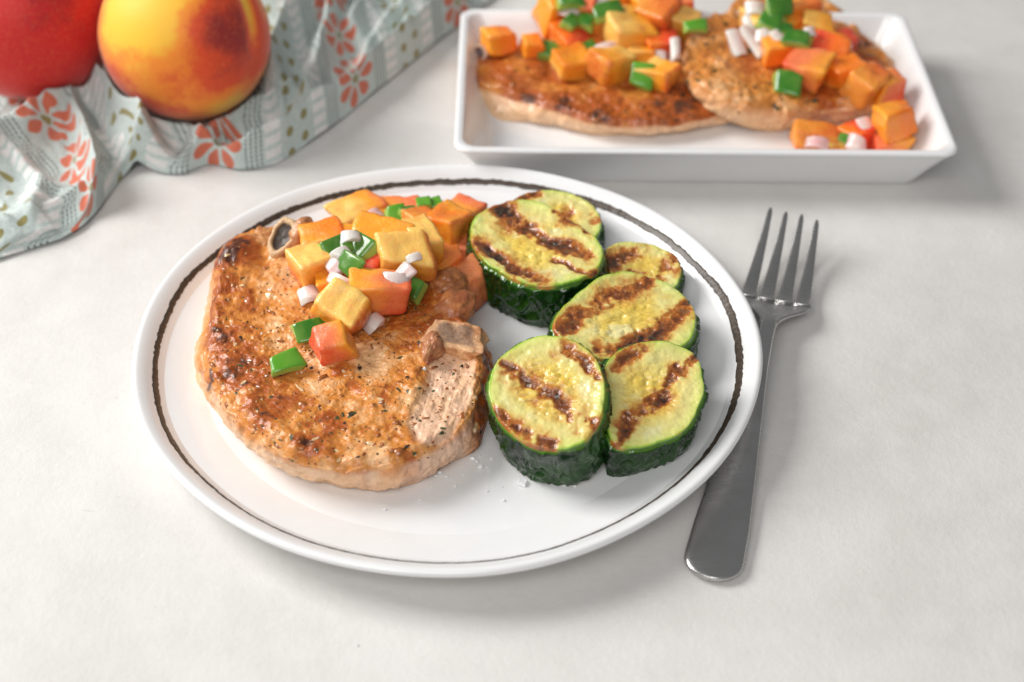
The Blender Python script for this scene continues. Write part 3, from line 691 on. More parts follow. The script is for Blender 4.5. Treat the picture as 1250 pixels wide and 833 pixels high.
def zucchini(outline, n, t, label, chars, seed, base=FLOOR, pos=None, ghost=0, seeds=1.0, sink=0.0):
    n = np.array(n, float); n /= np.linalg.norm(n)
    O_ = np.array(outline, float); cpx = O_.mean(0)
    def build(zc):
        p0 = at(cpx[0], cpx[1], zc); Q = np.array([on_plane(x, y, p0, n) for x, y in O_]); return p0, Q
    lo, hi = base, base + .08
    for _ in range(40):
        zc = (lo + hi) / 2; p0, Q = build(zc); low = (Q - n * t)[:, 2].min()
        if low > base: hi = zc
        else: lo = zc
    ex, ey, en = frame_at(n, (1, 0, 0)); c0 = Q.mean(0); L = np.stack([(Q - c0) @ ex, (Q - c0) @ ey], -1)
    na = 400; phi = np.linspace(-np.pi, np.pi, na, endpoint=False); a = np.arctan2(L[:, 1], L[:, 0]); r = np.hypot(L[:, 0], L[:, 1]); o = np.argsort(a)
    rr = np.interp(phi, a[o], r[o], period=2 * np.pi)
    k = 21; g = np.hanning(k + 2)[1:-1]; g /= g.sum(); rr = np.convolve(np.r_[rr[-10:], rr, rr[:10]], g, 'valid')
    cp = np.stack([np.cos(phi), np.sin(phi), phi * 0], -1); rr = rr * (1 + .010 * fbm(cp, 5, 3, seed) + .006 * np.abs(np.sin(5 * phi + seed)))
    c0 = c0 - n * 0.0
    nr = 90; kk = np.linspace(0, 1, nr)**.8
    R = kk[:, None] * rr
    def W3(R, h): return c0 + ex * (R * np.cos(phi))[..., None] + ey * (R * np.sin(phi))[..., None] + en * h[..., None]
    P = W3(R, np.zeros_like(R)); px, py = pix(P)
    x, y = R * np.cos(phi), R * np.sin(phi); U = np.stack([x, y, x * 0 + seed], -1)
    nz = fbm(U, 150, 4, seed); nf = fbm(U, 480, 3, seed + 3)
    char = np.zeros_like(R)
    for (pts, wd, am) in chars:
        wd = wd * 1.22; dd = seg_dist(px + 9 * fbm(U, 110, 3, seed + 8), py + 9 * fbm(U, 110, 3, seed + 9), pts)
        char = np.maximum(char, am * np.exp(-(dd / wd)**2 * .8) * (.78 + .85 * fbm(U, 75, 3, seed + 40) + .5 * nz + .5 * nf))
        char = np.maximum(char, am * .44 * np.exp(-(dd / (wd * 2.2))**2) * (1 + .9 * nz + .4 * nf))
    K = kk[:, None] * np.ones(na)
    core = 1 - sstep(.30, .72, K + .16 * fbm(U, 90, 3, seed + 4))
    flesh = mix((.74, .66, .25), (.76, .54, .09), np.clip(core * .9 + .3 * nz, 0, 1))
    flesh = mix(flesh, (.80, .76, .42), sstep(.15, .5, fbm(U, 110, 3, seed + 30)) * .7)
    flesh = mix(flesh, (.60, .68, .17), sstep(.70, .95, K + .07 * nz) * .65); flesh = mix(flesh, (.27, .50, .03), sstep(.925, .982, K + .02 * nz)); flesh = mix(flesh, (.03, .12, .01), sstep(.975, .995, K))
    hot = mix((.68, .36, .07), (.42, .13, .02), sstep(.25, .50, char)); hot = mix(hot, (.17, .045, .012), sstep(.50, .76, char)); hot = mix(hot, (.03, .013, .009), sstep(.82, 1.08, char))
    col = mix(flesh, hot, sstep(.12, .48, char))
    # relief: seeds and pith in the middle, dents where the grill bars pressed
    h = .0007 * fbm(U, 90, 3, seed + 6) + .00035 * fbm(U, 420, 3, seed + 7)
    sdv = np.abs(fbm(np.stack([x * 1.0, y * 2.1, x * 0 + seed], -1), 210, 2, seed + 12)); h = h + core * seeds * (.0011 * sdv - .0013)
    h = h - .0009 * sstep(.2, .9, char) - .0015 * sstep(.965, 1, K)**2 + .0006 * sstep(.75, .93, K)
    P = P + en * h[..., None]
    root = empty('zucchini_slice', (c0 - n * t).tolist())
    mesh('cut_face', P.reshape(-1, 3), flip(grid_faces(nr, na)), ZFACE, root, col.reshape(-1, 3))
    s = np.linspace(0, 1, 46); RS = rr[None] * (1.0 + .025 * np.sin(np.pi * s)[:, None]); hs = (h[-1][None] * (1 - s[:, None])) - t * s[:, None]
    RS = np.concatenate([RS, RS[-1:] * .9, RS[-1:] * .0]); hs = np.concatenate([hs, np.full((2, na), -t)])
    hs[-3] += .0012; RS[-3] *= .995; hs[0] -= .0001
    P2 = W3(RS, hs); Uu = np.stack([np.cos(phi) * .02 * np.ones_like(RS), np.sin(phi) * .02 * np.ones_like(RS), hs * .5], -1)
    Uw = Uu + .0022 * np.stack([fbm(Uu, 160, 2, seed + 50), fbm(Uu, 160, 2, seed + 51), fbm(Uu, 160, 2, seed + 52)], -1)
    rel = .0007 * fbm(Uu, 200, 3, seed + 14) + .0015 * (1 - 2 * np.abs(fbm(Uw, 300, 2, seed + 15)))
    rad = (ex * np.cos(phi)[:, None] + ey * np.sin(phi)[:, None])
    edge = np.ones(len(RS)); edge[:3] = (0, .4, .8); edge[-2:] = 0
    P2 = P2 + rad[None] * (rel * edge[:, None])[..., None]
    t2 = np.clip(.45 + .9 * fbm(Uu, 180, 3, seed + 16), 0, 1)
    sk = mix((.002, .012, .003), (.014, .066, .006), t2)
    ss = np.concatenate([s, [1, 1]])[:, None] * np.ones(na)
    sk = mix(sk, (.16, .36, .03), (1 - sstep(.0, .04, ss)) * .7); sk = mix(sk, (.55, .52, .2), (ss > .999) * 1.0)
    mesh('skin', P2.reshape(-1, 3), flip(grid_faces(len(RS), na)), ZSKIN, root, sk.reshape(-1, 3))
    tag(root, label, 'zucchini slice')
    return root
A = lambda pts: [(560 + x / 3.6706, 210 + y / 3.6706) for x, y in pts]      # from an enlarged detail of the photo
Bq = lambda pts: [(560 + x / 3.6706, 390 + y / 3.6706) for x, y in pts]
zucchini(A([(50, 240), (80, 190), (150, 150), (240, 127), (330, 128), (420, 165), (500, 212), (570, 260), (625, 310), (650, 360), (645, 410), (600, 460), (520, 498), (430, 515), (350, 515), (260, 490), (180, 450), (110, 400), (70, 340), (52, 290)]),
         (-.04, -.02, 1), .0200, 'thick grilled zucchini slice with three char stripes beside the russet peach cube',
         [(A([(150, 165), (200, 200), (250, 240), (330, 270), (410, 310), (500, 345), (580, 370)]), 7, .75), (A([(160, 170), (240, 225)]), 8, 1.0), (A([(420, 385), (500, 420), (590, 450)]), 4, .75), (A([(80, 315), (150, 370), (250, 450), (360, 500)]), 7, 1.0), (A([(430, 180), (520, 235), (590, 285)]), 4, .9)], 21)
zucchini(Bq([(130, 310), (150, 220), (210, 150), (290, 95), (380, 74), (470, 80), (550, 115), (610, 165), (640, 230), (655, 310), (650, 400), (620, 480), (570, 550), (480, 585), (400, 585), (300, 555), (220, 495), (160, 410)]),
         (-.12, -.27, 1), .0235, 'thick grilled zucchini slice touching the pork chop, with wide wrinkled dark green rind',
         [(Bq([(190, 205), (240, 225)]), 6, .85), (Bq([(240, 235), (330, 310), (420, 365), (500, 430), (600, 460)]), 10, .95), (Bq([(470, 130), (540, 175), (620, 245)]), 7, .95), (Bq([(170, 410), (230, 480), (310, 545), (420, 578)]), 7, .9)], 33)
zucchini(Bq([(648, 330), (652, 215), (700, 150), (790, 108), (880, 95), (950, 100), (1010, 125), (1070, 165), (1090, 250), (1100, 320), (1070, 400), (1040, 470), (1000, 510), (900, 555), (800, 580), (700, 582), (672, 530), (655, 430)]),
         (.06, -.27, 1), .0175, 'grilled zucchini slice with sunken seed hollow, nestled against the thick wrinkled one',
         [(Bq([(680, 260), (740, 190), (810, 140)]), 9, .62), (Bq([(940, 270), (1000, 220), (1050, 170)]), 9, .8), (Bq([(690, 560), (760, 470), (850, 390), (940, 330)]), 9, .8), (Bq([(980, 500), (1020, 470)]), 5, .5), (Bq([(755, 430), (790, 445)]), 3, 1.05)], 45)
zucchini(A([(418, 690), (440, 640), (500, 580), (580, 510), (660, 462), (740, 445), (850, 465), (940, 500), (1000, 550), (1045, 600), (1065, 680), (1045, 750), (990, 800), (880, 838), (740, 845), (600, 835), (480, 780)]),
         (.05, -.04, 1), .0185, 'grilled zucchini slice with yellow seedy middle and two broad brown bars',
         [(A([(450, 700), (540, 640), (640, 590), (740, 530), (840, 490)]), 11, .72), (A([(830, 740), (900, 700), (960, 650), (1040, 590)]), 11, .82), (A([(620, 800), (700, 810), (840, 745)]), 8, .7)], 57)
zucchini(A([(235, 130), (290, 97), (370, 83), (450, 88), (530, 110), (590, 145), (625, 185), (640, 230), (628, 285), (580, 320), (480, 320), (360, 270), (270, 200)]),
         (.0, -.10, 1), .0130, 'small grilled zucchini slice mostly hidden behind the three-striped one',
         [(A([(500, 200), (550, 170), (600, 145)]), 9, .75), (A([(270, 115), (350, 95)]), 6, .6), (A([(590, 190), (625, 220)]), 6, .5)], 69)
zucchini(A([(655, 350), (700, 322), (750, 315), (800, 322), (870, 330), (930, 355), (972, 375), (990, 415), (992, 480), (975, 520), (900, 540), (790, 530), (700, 480), (660, 410)]),
         (.03, -.14, 1), .0125, 'heavily browned zucchini slice half hidden behind the yellow seedy one',
         [(A([(680, 410), (740, 370), (810, 335)]), 11, .75), (A([(900, 470), (950, 420), (985, 385)]), 11, .8), (A([(780, 445), (850, 440)]), 6, .7)], 81)

# ------------------------------------------------------------------ chops and salsa on the tray
def paint_tray(pal_sear, seed, blobs, fatc=.6):
    def f(px, py, P, istop, sv, kk, d):
        n = fbm(P, 100, 4, seed); n2 = fbm(P, 300, 3, seed + 5); n3 = fbm(P, 38, 3, seed + 8)
        sear = pal_sear + .26 * n + .16 * n2 + .16 * n3
        for (x, y, r, a) in blobs: sear = sear + a * np.exp(-((px - x)**2 + (py - y)**2) / (r * r))
        side = 1 - istop
        sear = np.where(side > .5, .14 + .2 * n + .3 * np.exp(-(sv / .3)**2), sear)
        fat = side * np.clip(fatc + .4 * n, 0, 1)
        return tone(np.clip(sear, 0, 1.02), fat * .85, side * 0), None
    return f
TF = TRAY_FLOOR
C7 = lambda x, y: (540 + x / 3.6706, y / 3.6706)
C8 = lambda x, y: (820 + x / 3.373, y / 3.373)
tz = TF + .0125
top1 = [(*C7(x, y), tz + dz) for x, y, dz in [(112, 270, 0), (150, 215, .0005), (240, 192, .001), (310, 190, .001), (420, 195, 0), (520, 120, 0), (700, 60, 0), (900, 40, 0), (1100, 80, 0), (1260, 220, 0), (1300, 380, -.001), (1230, 500, -.002), (1100, 528, -.001), (950, 545, -.001), (800, 545, -.001), (640, 520, 0), (520, 480, 0), (400, 440, 0), (270, 400, 0), (170, 375, 0), (112, 330, 0)]]
bot1 = [(*C7(x, y), TF) for x, y in [(98, 390), (110, 320), (200, 270), (520, 220), (900, 180), (1260, 300), (1320, 450), (1240, 562), (1150, 575), (1000, 600), (800, 606), (640, 600), (520, 565), (400, 548), (260, 542), (150, 475)]]
r1 = empty('pork_chop', at(715, 110, TF))
m1, _ = chop_mesh(top1, bot1, (*C7(700, 340), tz), 380, 110, 26, 200, paint=paint_tray(.58, 210, [(618, 95, 14, .3), (640, 118, 18, .4), (690, 130, 16, .38), (742, 142, 30, .3), (800, 135, 26, .28), (600, 70, 12, .2), (720, 105, 30, -.12), (850, 130, 24, .2), (780, 110, 24, -.1)]), root=r1, sharp=.8)
tag(r1, 'glossy caramel-browned pork chop lying flat on the tray, under the paler chop', 'pork chop')
bone_stub('rib_bone', at(584, 66, tz + .0012), (-.35, -.7, .65), (1, .1, .5), .0052, .0040, .007, r1, (.62, .42, .30), (.12, .07, .08), 5, .2)
bits('cracked_pepper', bvh_of(m1), r1, 110, (575, 60, 870, 160), .0006, BLACK, 31, .8)
bits('browned_crumbs', bvh_of(m1), r1, 60, (575, 60, 870, 160), .0009, CRUMB, 32, 1.2, .5)

zl, zr = TF + .0225, TF + .0165
top2 = [(*C8(x, y), z) for x, y, z in [(42, 210, zl), (58, 140, zl), (140, 70, zl), (240, 30, zl), (262, -20, zl), (330, -60, zl), (470, -70, zr), (600, -20, zr), (700, 45, zr), (790, 125, zr), (880, 215, zr - .001), (935, 295, zr - .002), (915, 380, zr - .002), (830, 420, zr - .002), (700, 415, zr - .001), (560, 425, zr), (420, 430, zr), (300, 420, zl - .003), (200, 400, zl - .002), (110, 350, zl - .001), (60, 290, zl)]]
bot2 = [(*C8(x, y), z) for x, y, z in [(52, 300, TF + .0125), (80, 360, TF + .012), (150, 440, TF + .0095), (260, 512, TF + .004), (380, 542, TF + .0003), (500, 537, TF + .0003), (620, 506, TF + .0003), (800, 478, TF + .0003), (880, 430, TF + .0003), (930, 380, TF + .0003), (850, 200, TF + .0003), (600, 100, TF + .001), (300, 60, TF + .012), (150, 150, TF + .013), (80, 230, TF + .0128)]]
r2 = empty('pork_chop', at(960, 100, TF))
m2, _ = chop_mesh(top2, bot2, (*C8(450, 190), TF + .0185), 380, 110, 30, 260, amp=1.3, paint=paint_tray(.42, 270, [(900, 80, 40, .08), (850, 55, 12, -.2), (880, 105, 16, -.15), (1000, 60, 60, .16), (1060, 60, 30, .2), (1000, 122, 24, .3), (930, 130, 20, .1)], .35), root=r2, sharp=1.1)
tag(r2, 'matte brown crusty pork chop propped on the glossy chop in the tray', 'pork chop')
B2 = bvh_of(m2); B1v = bvh_of(m1)
bits('cracked_pepper', B2, r2, 150, (835, 10, 1090, 160), .0007, BLACK, 41, .8)
bits('dried_herb_flecks', B2, r2, 60, (835, 10, 1090, 160), .0008, HERB, 42, .5)

def tz_at(px, py, extra, bvhs):
    """height of the chop (or tray floor) below a pixel, plus extra"""
    best = TF
    d = FW + RT * (px - W / 2) / F + UP * (H / 2 - py) / F
    for bv in bvhs:
        # step along the ray until the vertical gap to the surface is the wanted one
        for z in np.linspace(.06, TF, 140):
            p = at(px, py, z); h = bv.ray_cast(Vector((p[0], p[1], .2)), Vector((0, 0, -1)))
            if h[0] is not None and z - h[0].z <= extra: best = max(best, z); break
    return max(best, TF + extra)
GL = 'diced peach on the left tray chop'; GR = 'diced peach on the right tray chop'; GT = 'diced peach on the tray corner'
LL = 'heaped on the glossy chop in the tray'; LR = 'heaped on the matte brown chop in the tray'; LT = 'on the tray floor by the matte chop'
def TP(x, y, up, size, rz, rx=0, ry=0, pal='o', grad='x', skin=None, which='L', label=None, c=C7):
    px, py = c(x, y)
    bv = {'L': [B1v], 'R': [B2], 'T': []}[which]
    z = tz_at(px, py, up * .001, bv)
    peach_cube(px, py, z, size, rz, rx, ry, pal, grad, skin, label, {'L': GL, 'R': GR, 'T': GT}[which], zone={'L': LL, 'R': LR, 'T': LT}[which])
for a in [(255, 180, 6, (15, 12, 11), 20, 0, 0, 'o'), (118, 222, 5, (8, 8, 9), 5, 0, 0, 'd'), (400, 208, 5, (11, 10, 9), 10, 0, 0, 'o'),
          (500, 50, 14, (14, 14, 16), 25, 10, 0, 'o', 'x'), (640, 40, 16, (15, 13, 15), -15, 10, 0, 'p', 'x'), (570, 175, 7, (15, 15, 13), 32, 15, 0, 'r', 'x'), (570, 290, 6, (16, 13, 12), 28, 15, 0, 'y', 'z', 'x'),
          (620, 120, 10, (13, 12, 13), -20, 0, 0, 'o'), (725, 130, 9, (15, 14, 15), 12, 10, 0, 'd', 'x', 'y'), (760, 285, 7, (18, 15, 13), 40, 12, 0, 'y', '-x', '-x'), (850, 155, 12, (22, 16, 15), 24, 15, 6, 'y', 'x', 'x'),
          (820, 90, 14, (11, 10, 12), 5, 0, 0, 'y'), (955, 70, 15, (20, 17, 17), -30, 10, 0, 'd', 'x'), (1075, 110, 12, (19, 14, 12), -12, 18, 0, 'y', '-z'), (990, 215, 8, (16, 13, 13), 18, 10, 0, 'r', 'x'),
          (895, 260, 5, (15, 12, 10), -10, 0, 0, 'y'), (980, 335, 6, (14, 14, 12), -42, 15, 0, 'y', 'x', 'x'), (1060, 25, 16, (14, 13, 12), 10, 0, 0, 'p'), (780, 10, 16, (14, 13, 12), 30, 0, 0, 'o'), (690, 200, 4, (12, 11, 8), 10, 0, 0, 'd'),
          (900, 40, 14, (12, 12, 12), 40, 0, 0, 'o')]:
    TP(*a)
for a in [(360, 80, 8, (14, 13, 12), 20, 0, 0, 'y'), (545, 35, 14, (15, 14, 15), 10, 10, 0, 'd', 'x', 'x'), (590, 115, 9, (15, 13, 13), -5, 12, 0, 'y', 'x'), (445, 205, 6, (17, 14, 11), 8, 0, 0, 'o', 'x'),
          (560, 285, 6, (18, 16, 14), -22, 15, 0, 'p', '-x'), (640, 215, 8, (20, 14, 12), -30, 15, 0, 'r', '-x', 'y'), (715, 300, 7, (16, 14, 13), 30, 8, 0, 'o', 'z'), (795, 350, 7, (16, 13, 15), 45, 10, 0, 'd', 'x', '-y'), (885, 355, 5, (12, 12, 12), 15, 0, 0, 'p'),
          (700, 185, 5, (13, 12, 10), 20, 0, 0, 'r'), (480, 110, 7, (12, 11, 10), 40, 0, 0, 'o'), (400, 140, 5, (11, 10, 9), -15, 0, 0, 'o')]:
    TP(*a, which='R', c=C8)
TP(600, 570, 6, (22, 12, 11), -6, 0, 0, 'd', 'x', '-y', which='T', c=C8); TP(760, 560, 6, (14, 13, 13), 35, 8, 0, 'r', 'x', 'x', which='T', c=C8)
TP(690, 600, 4, (12, 9, 8), 10, 0, 0, 'y', which='T', c=C8); TP(895, 590, 6, (18, 14, 11), 4, 0, 0, 'p', '-x', which='T', c=C8)
TP(912, 490, 18, (16, 15, 14), 20, 0, 0, 'o', 'x', 'x', which='T', c=C8, label='orange peach cube stacked on another in the front corner of the tray')
def TG(x, y, up, size, rz, rx=20, which='L', c=C7, dark=.5):
    px, py = c(x, y); z = tz_at(px, py, up * .001, {'L': [B1v], 'R': [B2], 'T': []}[which])
    green(px, py, z, size, rz, rx, 0, .12, {'L': 'chopped green chili piece among peach cubes on the glossy tray chop', 'R': 'chopped green chili piece among peach cubes on the matte brown tray chop', 'T': 'green chili sliver among peach cubes on the tray floor'}[which], {'L': 'green chili on the glossy tray chop', 'R': 'green chili on the matte tray chop', 'T': None}[which], dark)
for a in [(575, 10, 24, (12, 8, 4), 10), (740, 50, 20, (14, 9, 4), 20), (582, 95, 17, (10, 8, 4), 50), (640, 95, 17, (9, 8, 4), -20), (480, 228, 4, (12, 9, 4), -10), (665, 235, 8, (12, 11, 4), 30), (893, 345, 6, (10, 12, 5), -10, 45), (1135, 118, 19, (12, 6, 3), 12)]: TG(*a, dark=.2 if a[0] in (893, 1135) else .5)
for a in [(440, 25, 18, (14, 13, 6), 10, 40), (405, 90, 15, (13, 9, 4), -20), (480, 340, 5, (15, 11, 5), -12, 35), (515, 165, 14, (13, 8, 4), -15), (465, 125, 14, (8, 7, 4), 10)]: TG(*a, which='R', c=C8)
TG(725, 580, 9, (12, 5, 4), -40, 30, 'T', C8)
def TO(x, y, up, size, rz, which='L', c=C7, pink=.3):
    px, py = c(x, y); z = tz_at(px, py, up * .001, {'L': [B1v], 'R': [B2], 'T': []}[which])
    onion(px, py, z, size, rz, 30, 0, pink, {'L': 'minced onion piece among peach cubes on the glossy tray chop', 'R': 'minced onion piece among peach cubes on the matte brown tray chop', 'T': 'minced onion piece among peach cubes on the tray floor'}[which], {'L': 'onion on the glossy tray chop', 'R': 'onion on the matte tray chop', 'T': 'onion on the tray floor'}[which])
for a in [(560, 40, 20, (13, 9, 4), -30), (735, 215, 10, (14, 6, 4), 15), (1045, 215, 12, (6, 14, 4), 5), (975, 258, 8, (9, 7, 4), 0), (715, 20, 22, (9, 7, 4), 0)]: TO(*a)
for a in [(270, 180, 4, (9, 16, 4), 20), (340, 165, 6, (8, 18, 4), 40), (385, 150, 10, (9, 9, 5), 0), (445, 150, 12, (9, 8, 5), 30), (520, 190, 10, (6, 9, 3), 0), (345, 30, 15, (10, 8, 4), 0), (325, 100, 8, (7, 12, 4), 10), (565, 130, 17, (8, 6, 4), 10)]: TO(*a, which='R', c=C8, pink=.25)
for a in [(597, 588, 12, (10, 7, 4), -20), (800, 518, 13, (9, 8, 4), 20), (765, 585, 11, (9, 8, 4), -20)]: TO(*a, which='T', c=C8, pink=.75)

# ------------------------------------------------------------------ peaches
PSKIN, nt, b, cs = mat('peach_skin', rough=.55, spec=.3, sss=.08, sssr=(1, .4, .2), ssss=.004, sheen=.35, attr=True)
b.inputs['Sheen Roughness'].default_value = .4; b.inputs['Sheen Tint'].default_value = (1, .9, .85, 1)
v = coords(nt); n1 = noise(nt, v, 700, 3, .6)
link_in(nt, mixc(nt, n1.ramp(.5, .7) * .12, cs, (.90, .40, .10)), b, 'Base Color'); bump(nt, b, n1, .15, .0006)
PEACHES = []
def peach(cx, cy, r, zbot, axis, cleft, paint, label, seed):
    c = np.array(at(cx, cy, zbot + r * .97)); ex, ey, en = frame_at(axis, cleft)
    nt_, na = 150, 300
    th = np.linspace(0, np.pi, nt_)[:, None]; ph = np.linspace(0, 2 * np.pi, na, endpoint=False)[None]
    dph = np.minimum(ph, 2 * np.pi - ph)
    rr = 1 + .03 * np.cos(2 * ph) * np.sin(th) - .05 * np.exp(-(dph / .16)**2) * np.sin(th)**.7 * np.exp(-(th / 1.9)**4) - .26 * np.exp(-(th / .26)**2) + .03 * np.exp(-((th - np.pi) / .2)**2)
    S = np.stack([np.sin(th) * np.cos(ph), np.sin(th) * np.sin(ph), np.cos(th) * np.ones_like(ph)], -1)
    rr = rr + .012 * fbm(S, 1.6, 2, seed)
    Wd = (S[..., 0:1] * ex + S[..., 1:2] * ey + S[..., 2:3] * en)
    P = c + Wd * (rr * r)[..., None]
    col = paint(S, Wd, dph * np.ones_like(th), th * np.ones_like(ph))
    o = mesh('peach', P.reshape(-1, 3) - c, flip(grid_faces(nt_, na)), PSKIN, None, col.reshape(-1, 3)); o.location = c
    tag(o, label, 'peach'); PEACHES.append((c, r))
def lobe(Wd, d, s):
    d = np.array(d, float); d /= np.linalg.norm(d); return np.exp((Wd @ d - 1) / s)
def paint_a(S, Wd, dph, th):
    n = fbm(S, 2.2, 4, 3); n2 = fbm(S, 14, 3, 5)
    red = .42 + .28 * n + .10 * n2
    # camera-side blush: yellow cheek, crimson flank
    red = red - .80 * lobe(Wd, (-.25, -.62, .75), .14) + .42 * lobe(Wd, (.62, -.62, .30), .25) + .30 * lobe(Wd, (.85, -.45, .1), .12) + .40 * lobe(Wd, (-.75, -.5, -.45), .15) - .45 * lobe(Wd, (.55, -.65, -.55), .05)
    sp = np.where(S[..., 1] < 0, -dph, dph)
    red = red + .36 * np.exp(-((sp + .50) / .42)**2) * sstep(.1, .5, th) * (1 - sstep(1.1, 1.8, th)) * (1 + .6 * n)
    red = red - .9 * np.exp(-(dph / .11)**2) * (1 - sstep(1.2, 1.8, th))
    red = np.clip(red, 0, 1.3)
    c = mix((.90, .50, .045), (.90, .27, .03), sstep(.1, .42, red)); c = mix(c, (.72, .075, .022), sstep(.42, .72, red)); c = mix(c, (.30, .028, .028), sstep(.72, 1.25, red))
    return c
def paint_b(S, Wd, dph, th):
    n = fbm(S, 2.0, 4, 13); n2 = fbm(S, 12, 3, 15)
    red = .55 + .3 * n + .08 * n2 + .3 * lobe(Wd, (.6, -.6, .5), .2)
    c = mix((.62, .10, .06), (.60, .02, .02), sstep(.2, .6, red)); c = mix(c, (.30, .012, .025), sstep(.75, 1.1, red))
    c = mix(c, (.55, .22, .16), .6 * lobe(Wd, (-.2, -.5, -.85), .05)); c = mix(c, (.05, .02, .02), lobe(Wd, (-.02, -.72, -.62), .0012) * .9)
    return c
peach(226, 44, .0392, .0060, (.10, .34, .92), (.86, -.48, .0), paint_a, 'yellow and orange peach with crimson blush and a cleft, on the napkin', 3)
peach(34, 20, .0400, .0060, (-.2, .7, .6), (-.8, -.3, .3), paint_b, 'deep red peach resting on the napkin beside the yellow-orange one', 8)

# ------------------------------------------------------------------ napkin
def napkin():
    Epx = [(-90, 345), (-40, 328), (0, 316), (40, 303), (75, 293), (100, 279), (120, 259), (135, 236), (150, 216), (166, 206), (180, 208), (200, 212), (225, 213), (240, 205), (256, 199), (290, 208), (315, 206), (340, 199), (400, 160), (450, 119), (520, 63), (575, 21), (602, 0), (660, -40)]
    E0 = np.array([at(x, y, .001)[:2] for x, y in Epx])
    d = np.r_[0, np.cumsum(np.linalg.norm(np.diff(E0, axis=0), axis=1))]
    ns, ntt = 520, 330
    s = np.linspace(0, d[-1], ns); Ex = np.interp(s, d, E0[:, 0]); Ey = np.interp(s, d, E0[:, 1])
    def sm(x, k):
        g = np.hanning(k + 2)[1:-1]; g /= g.sum(); h = k // 2; y = np.r_[2 * x[0] - x[1:h + 1][::-1], x, 2 * x[-1] - x[-h - 1:-1][::-1]]; return np.convolve(y, g, 'valid')
    Ex, Ey = sm(Ex, 13), sm(Ey, 13)
    b0 = at(-330, -70, 0)[:2]; b1 = at(640, -330, 0)[:2]
    q = s / d[-1]
    Bx = b0[0] + (b1[0] - b0[0]) * q; By = b0[1] + (b1[1] - b0[1]) * q
    t = np.linspace(0, 1, ntt)[:, None]**1.35
    X = Ex * (1 - t) + Bx * t; Y = Ey * (1 - t) + By * t
    P3 = np.stack([X, Y, X * 0], -1)
    wx = X + .004 * fbm(P3, 28, 2, 71); wy = Y + .004 * fbm(P3, 28, 2, 72)
    ridges = [  # polyline in pixels, height mm, half width mm
        ([(-60, 215), (0, 180), (45, 150), (86, 124)], 15, 11), ([(86, 122), (104, 165), (118, 205), (132, 232)], 13, 6), ([(-60, 300), (0, 288), (60, 268), (100, 240)], 5, 8), ([(20, 205), (50, 230), (40, 275)], 7, 7),
        ([(112, 104), (140, 128), (176, 160), (172, 192)], 19, 6.5), ([(110, 150), (122, 190), (150, 205)], -2, 6),
        ([(182, 205), (222, 203), (248, 192), (270, 178)], 7, 4.0), ([(186, 165), (225, 166), (252, 180)], 9, 5), ([(195, 190), (235, 186)], -1, 4),
        ([(256, 190), (300, 186), (345, 172), (410, 122), (470, 74), (560, 6)], 12, 6.0), ([(270, 160), (330, 140), (362, 118)], 9, 5),
        ([(335, 95), (352, 40), (392, -10)], 20, 8), ([(378, 128), (396, 84), (402, 20), (420, -30)], 14, 6), ([(440, 96), (470, 40), (530, -20)], 9, 6), ([(500, 40), (545, 0), (590, -40)], 10, 6), ([(430, 40), (440, 0), (470, -50)], 10, 7), ([(330, -10), (350, -60)], 22, 10)]
    Z = np.full(X.shape, 0.0)
    for pts, h, w in ridges:
        zz = .004 if h > 0 else 0
        wp = [at(x, y, max(h, 0) * .0008)[:2] for x, y in pts]; dd = seg_dist(wx, wy, [tuple(p) for p in wp])
        ww = w * .001
        g = h * .00145 * np.exp(-(dd / (ww * 1.05))**1.35)
        Z = np.maximum(Z, g) * .75 + .25 * (Z + g) if h > 0 else Z + g
    Z = Z + .0020 + .0022 * np.clip(fbm(P3, 45, 3, 75) + .2, 0, 1) + .0012 * (1 - np.abs(fbm(P3, 60, 2, 77)) * 2) + .00035 * fbm(P3, 260, 2, 78) + .0022 * np.clip(.55 - np.abs(fbm(P3, 38, 3, 79)) * 3.2, 0, 1)
    dep = np.hypot(X - Ex, Y - Ey); SW = np.stack([np.tile(s[None], X.shape[:1] + (1,)) * 75 + 3 * fbm(P3, 25, 2, 95), dep * 14, X * 0], -1)
    Z = Z + sstep(0, .012, dep) * (.0022 * np.clip(.6 - np.abs(fbm(SW, 1, 2, 96)) * 3.0, 0, 1) + .0016 * fbm(SW, .5, 2, 97))
    edge = sstep(0, .0035, dep)
    hem = .0012 + .0016 * np.clip(.5 + fbm(np.stack([s * 40, s * 0, s * 0], -1), 1, 2, 80), 0, 1) + .004 * np.exp(-((q - np.interp(168, [p[0] for p in Epx], d) / d[-1]) / .012)**2)
    Z = hem[None] * (1 - edge) + Z * edge
    for c, r in PEACHES:
        rho = np.hypot(X - c[0], Y - c[1]); zs_ = c[2] - np.sqrt(np.clip((r * 1.03)**2 - rho**2, 0, None)) - .0012
        Z = np.where(rho < r * .985, np.minimum(Z, np.maximum(zs_, .0012)), Z)
    Z = np.maximum(Z, .0011)
    P = np.stack([X, Y, Z], -1)
    # print coordinates follow the cloth along the hem and into the depth
    ds = np.linalg.norm(np.diff(P, axis=1), axis=2); dt = np.linalg.norm(np.diff(P, axis=0), axis=2)
    uu = np.tile(s[None], (ntt, 1)); step = dt
    vv = np.vstack([np.zeros((1, ns)), np.cumsum(step, 0)])
    row = np.hstack([np.zeros((ntt, 1)), np.cumsum(np.minimum(ds, .01), 1)]); mid = 300; uu = .72 * row[0][None] + .28 * (row - row[:, mid:mid + 1] + row[0, mid]) + .005 * fbm(P3, 14, 2, 90)
    uv = np.stack([uu + .02, vv + .004 + .004 * fbm(P3, 20, 2, 91)], -1).reshape(-1, 2)
    m, nt, b, _ = mat('printed_cotton', (.5, .55, .53), .85, .15, sheen=.25)
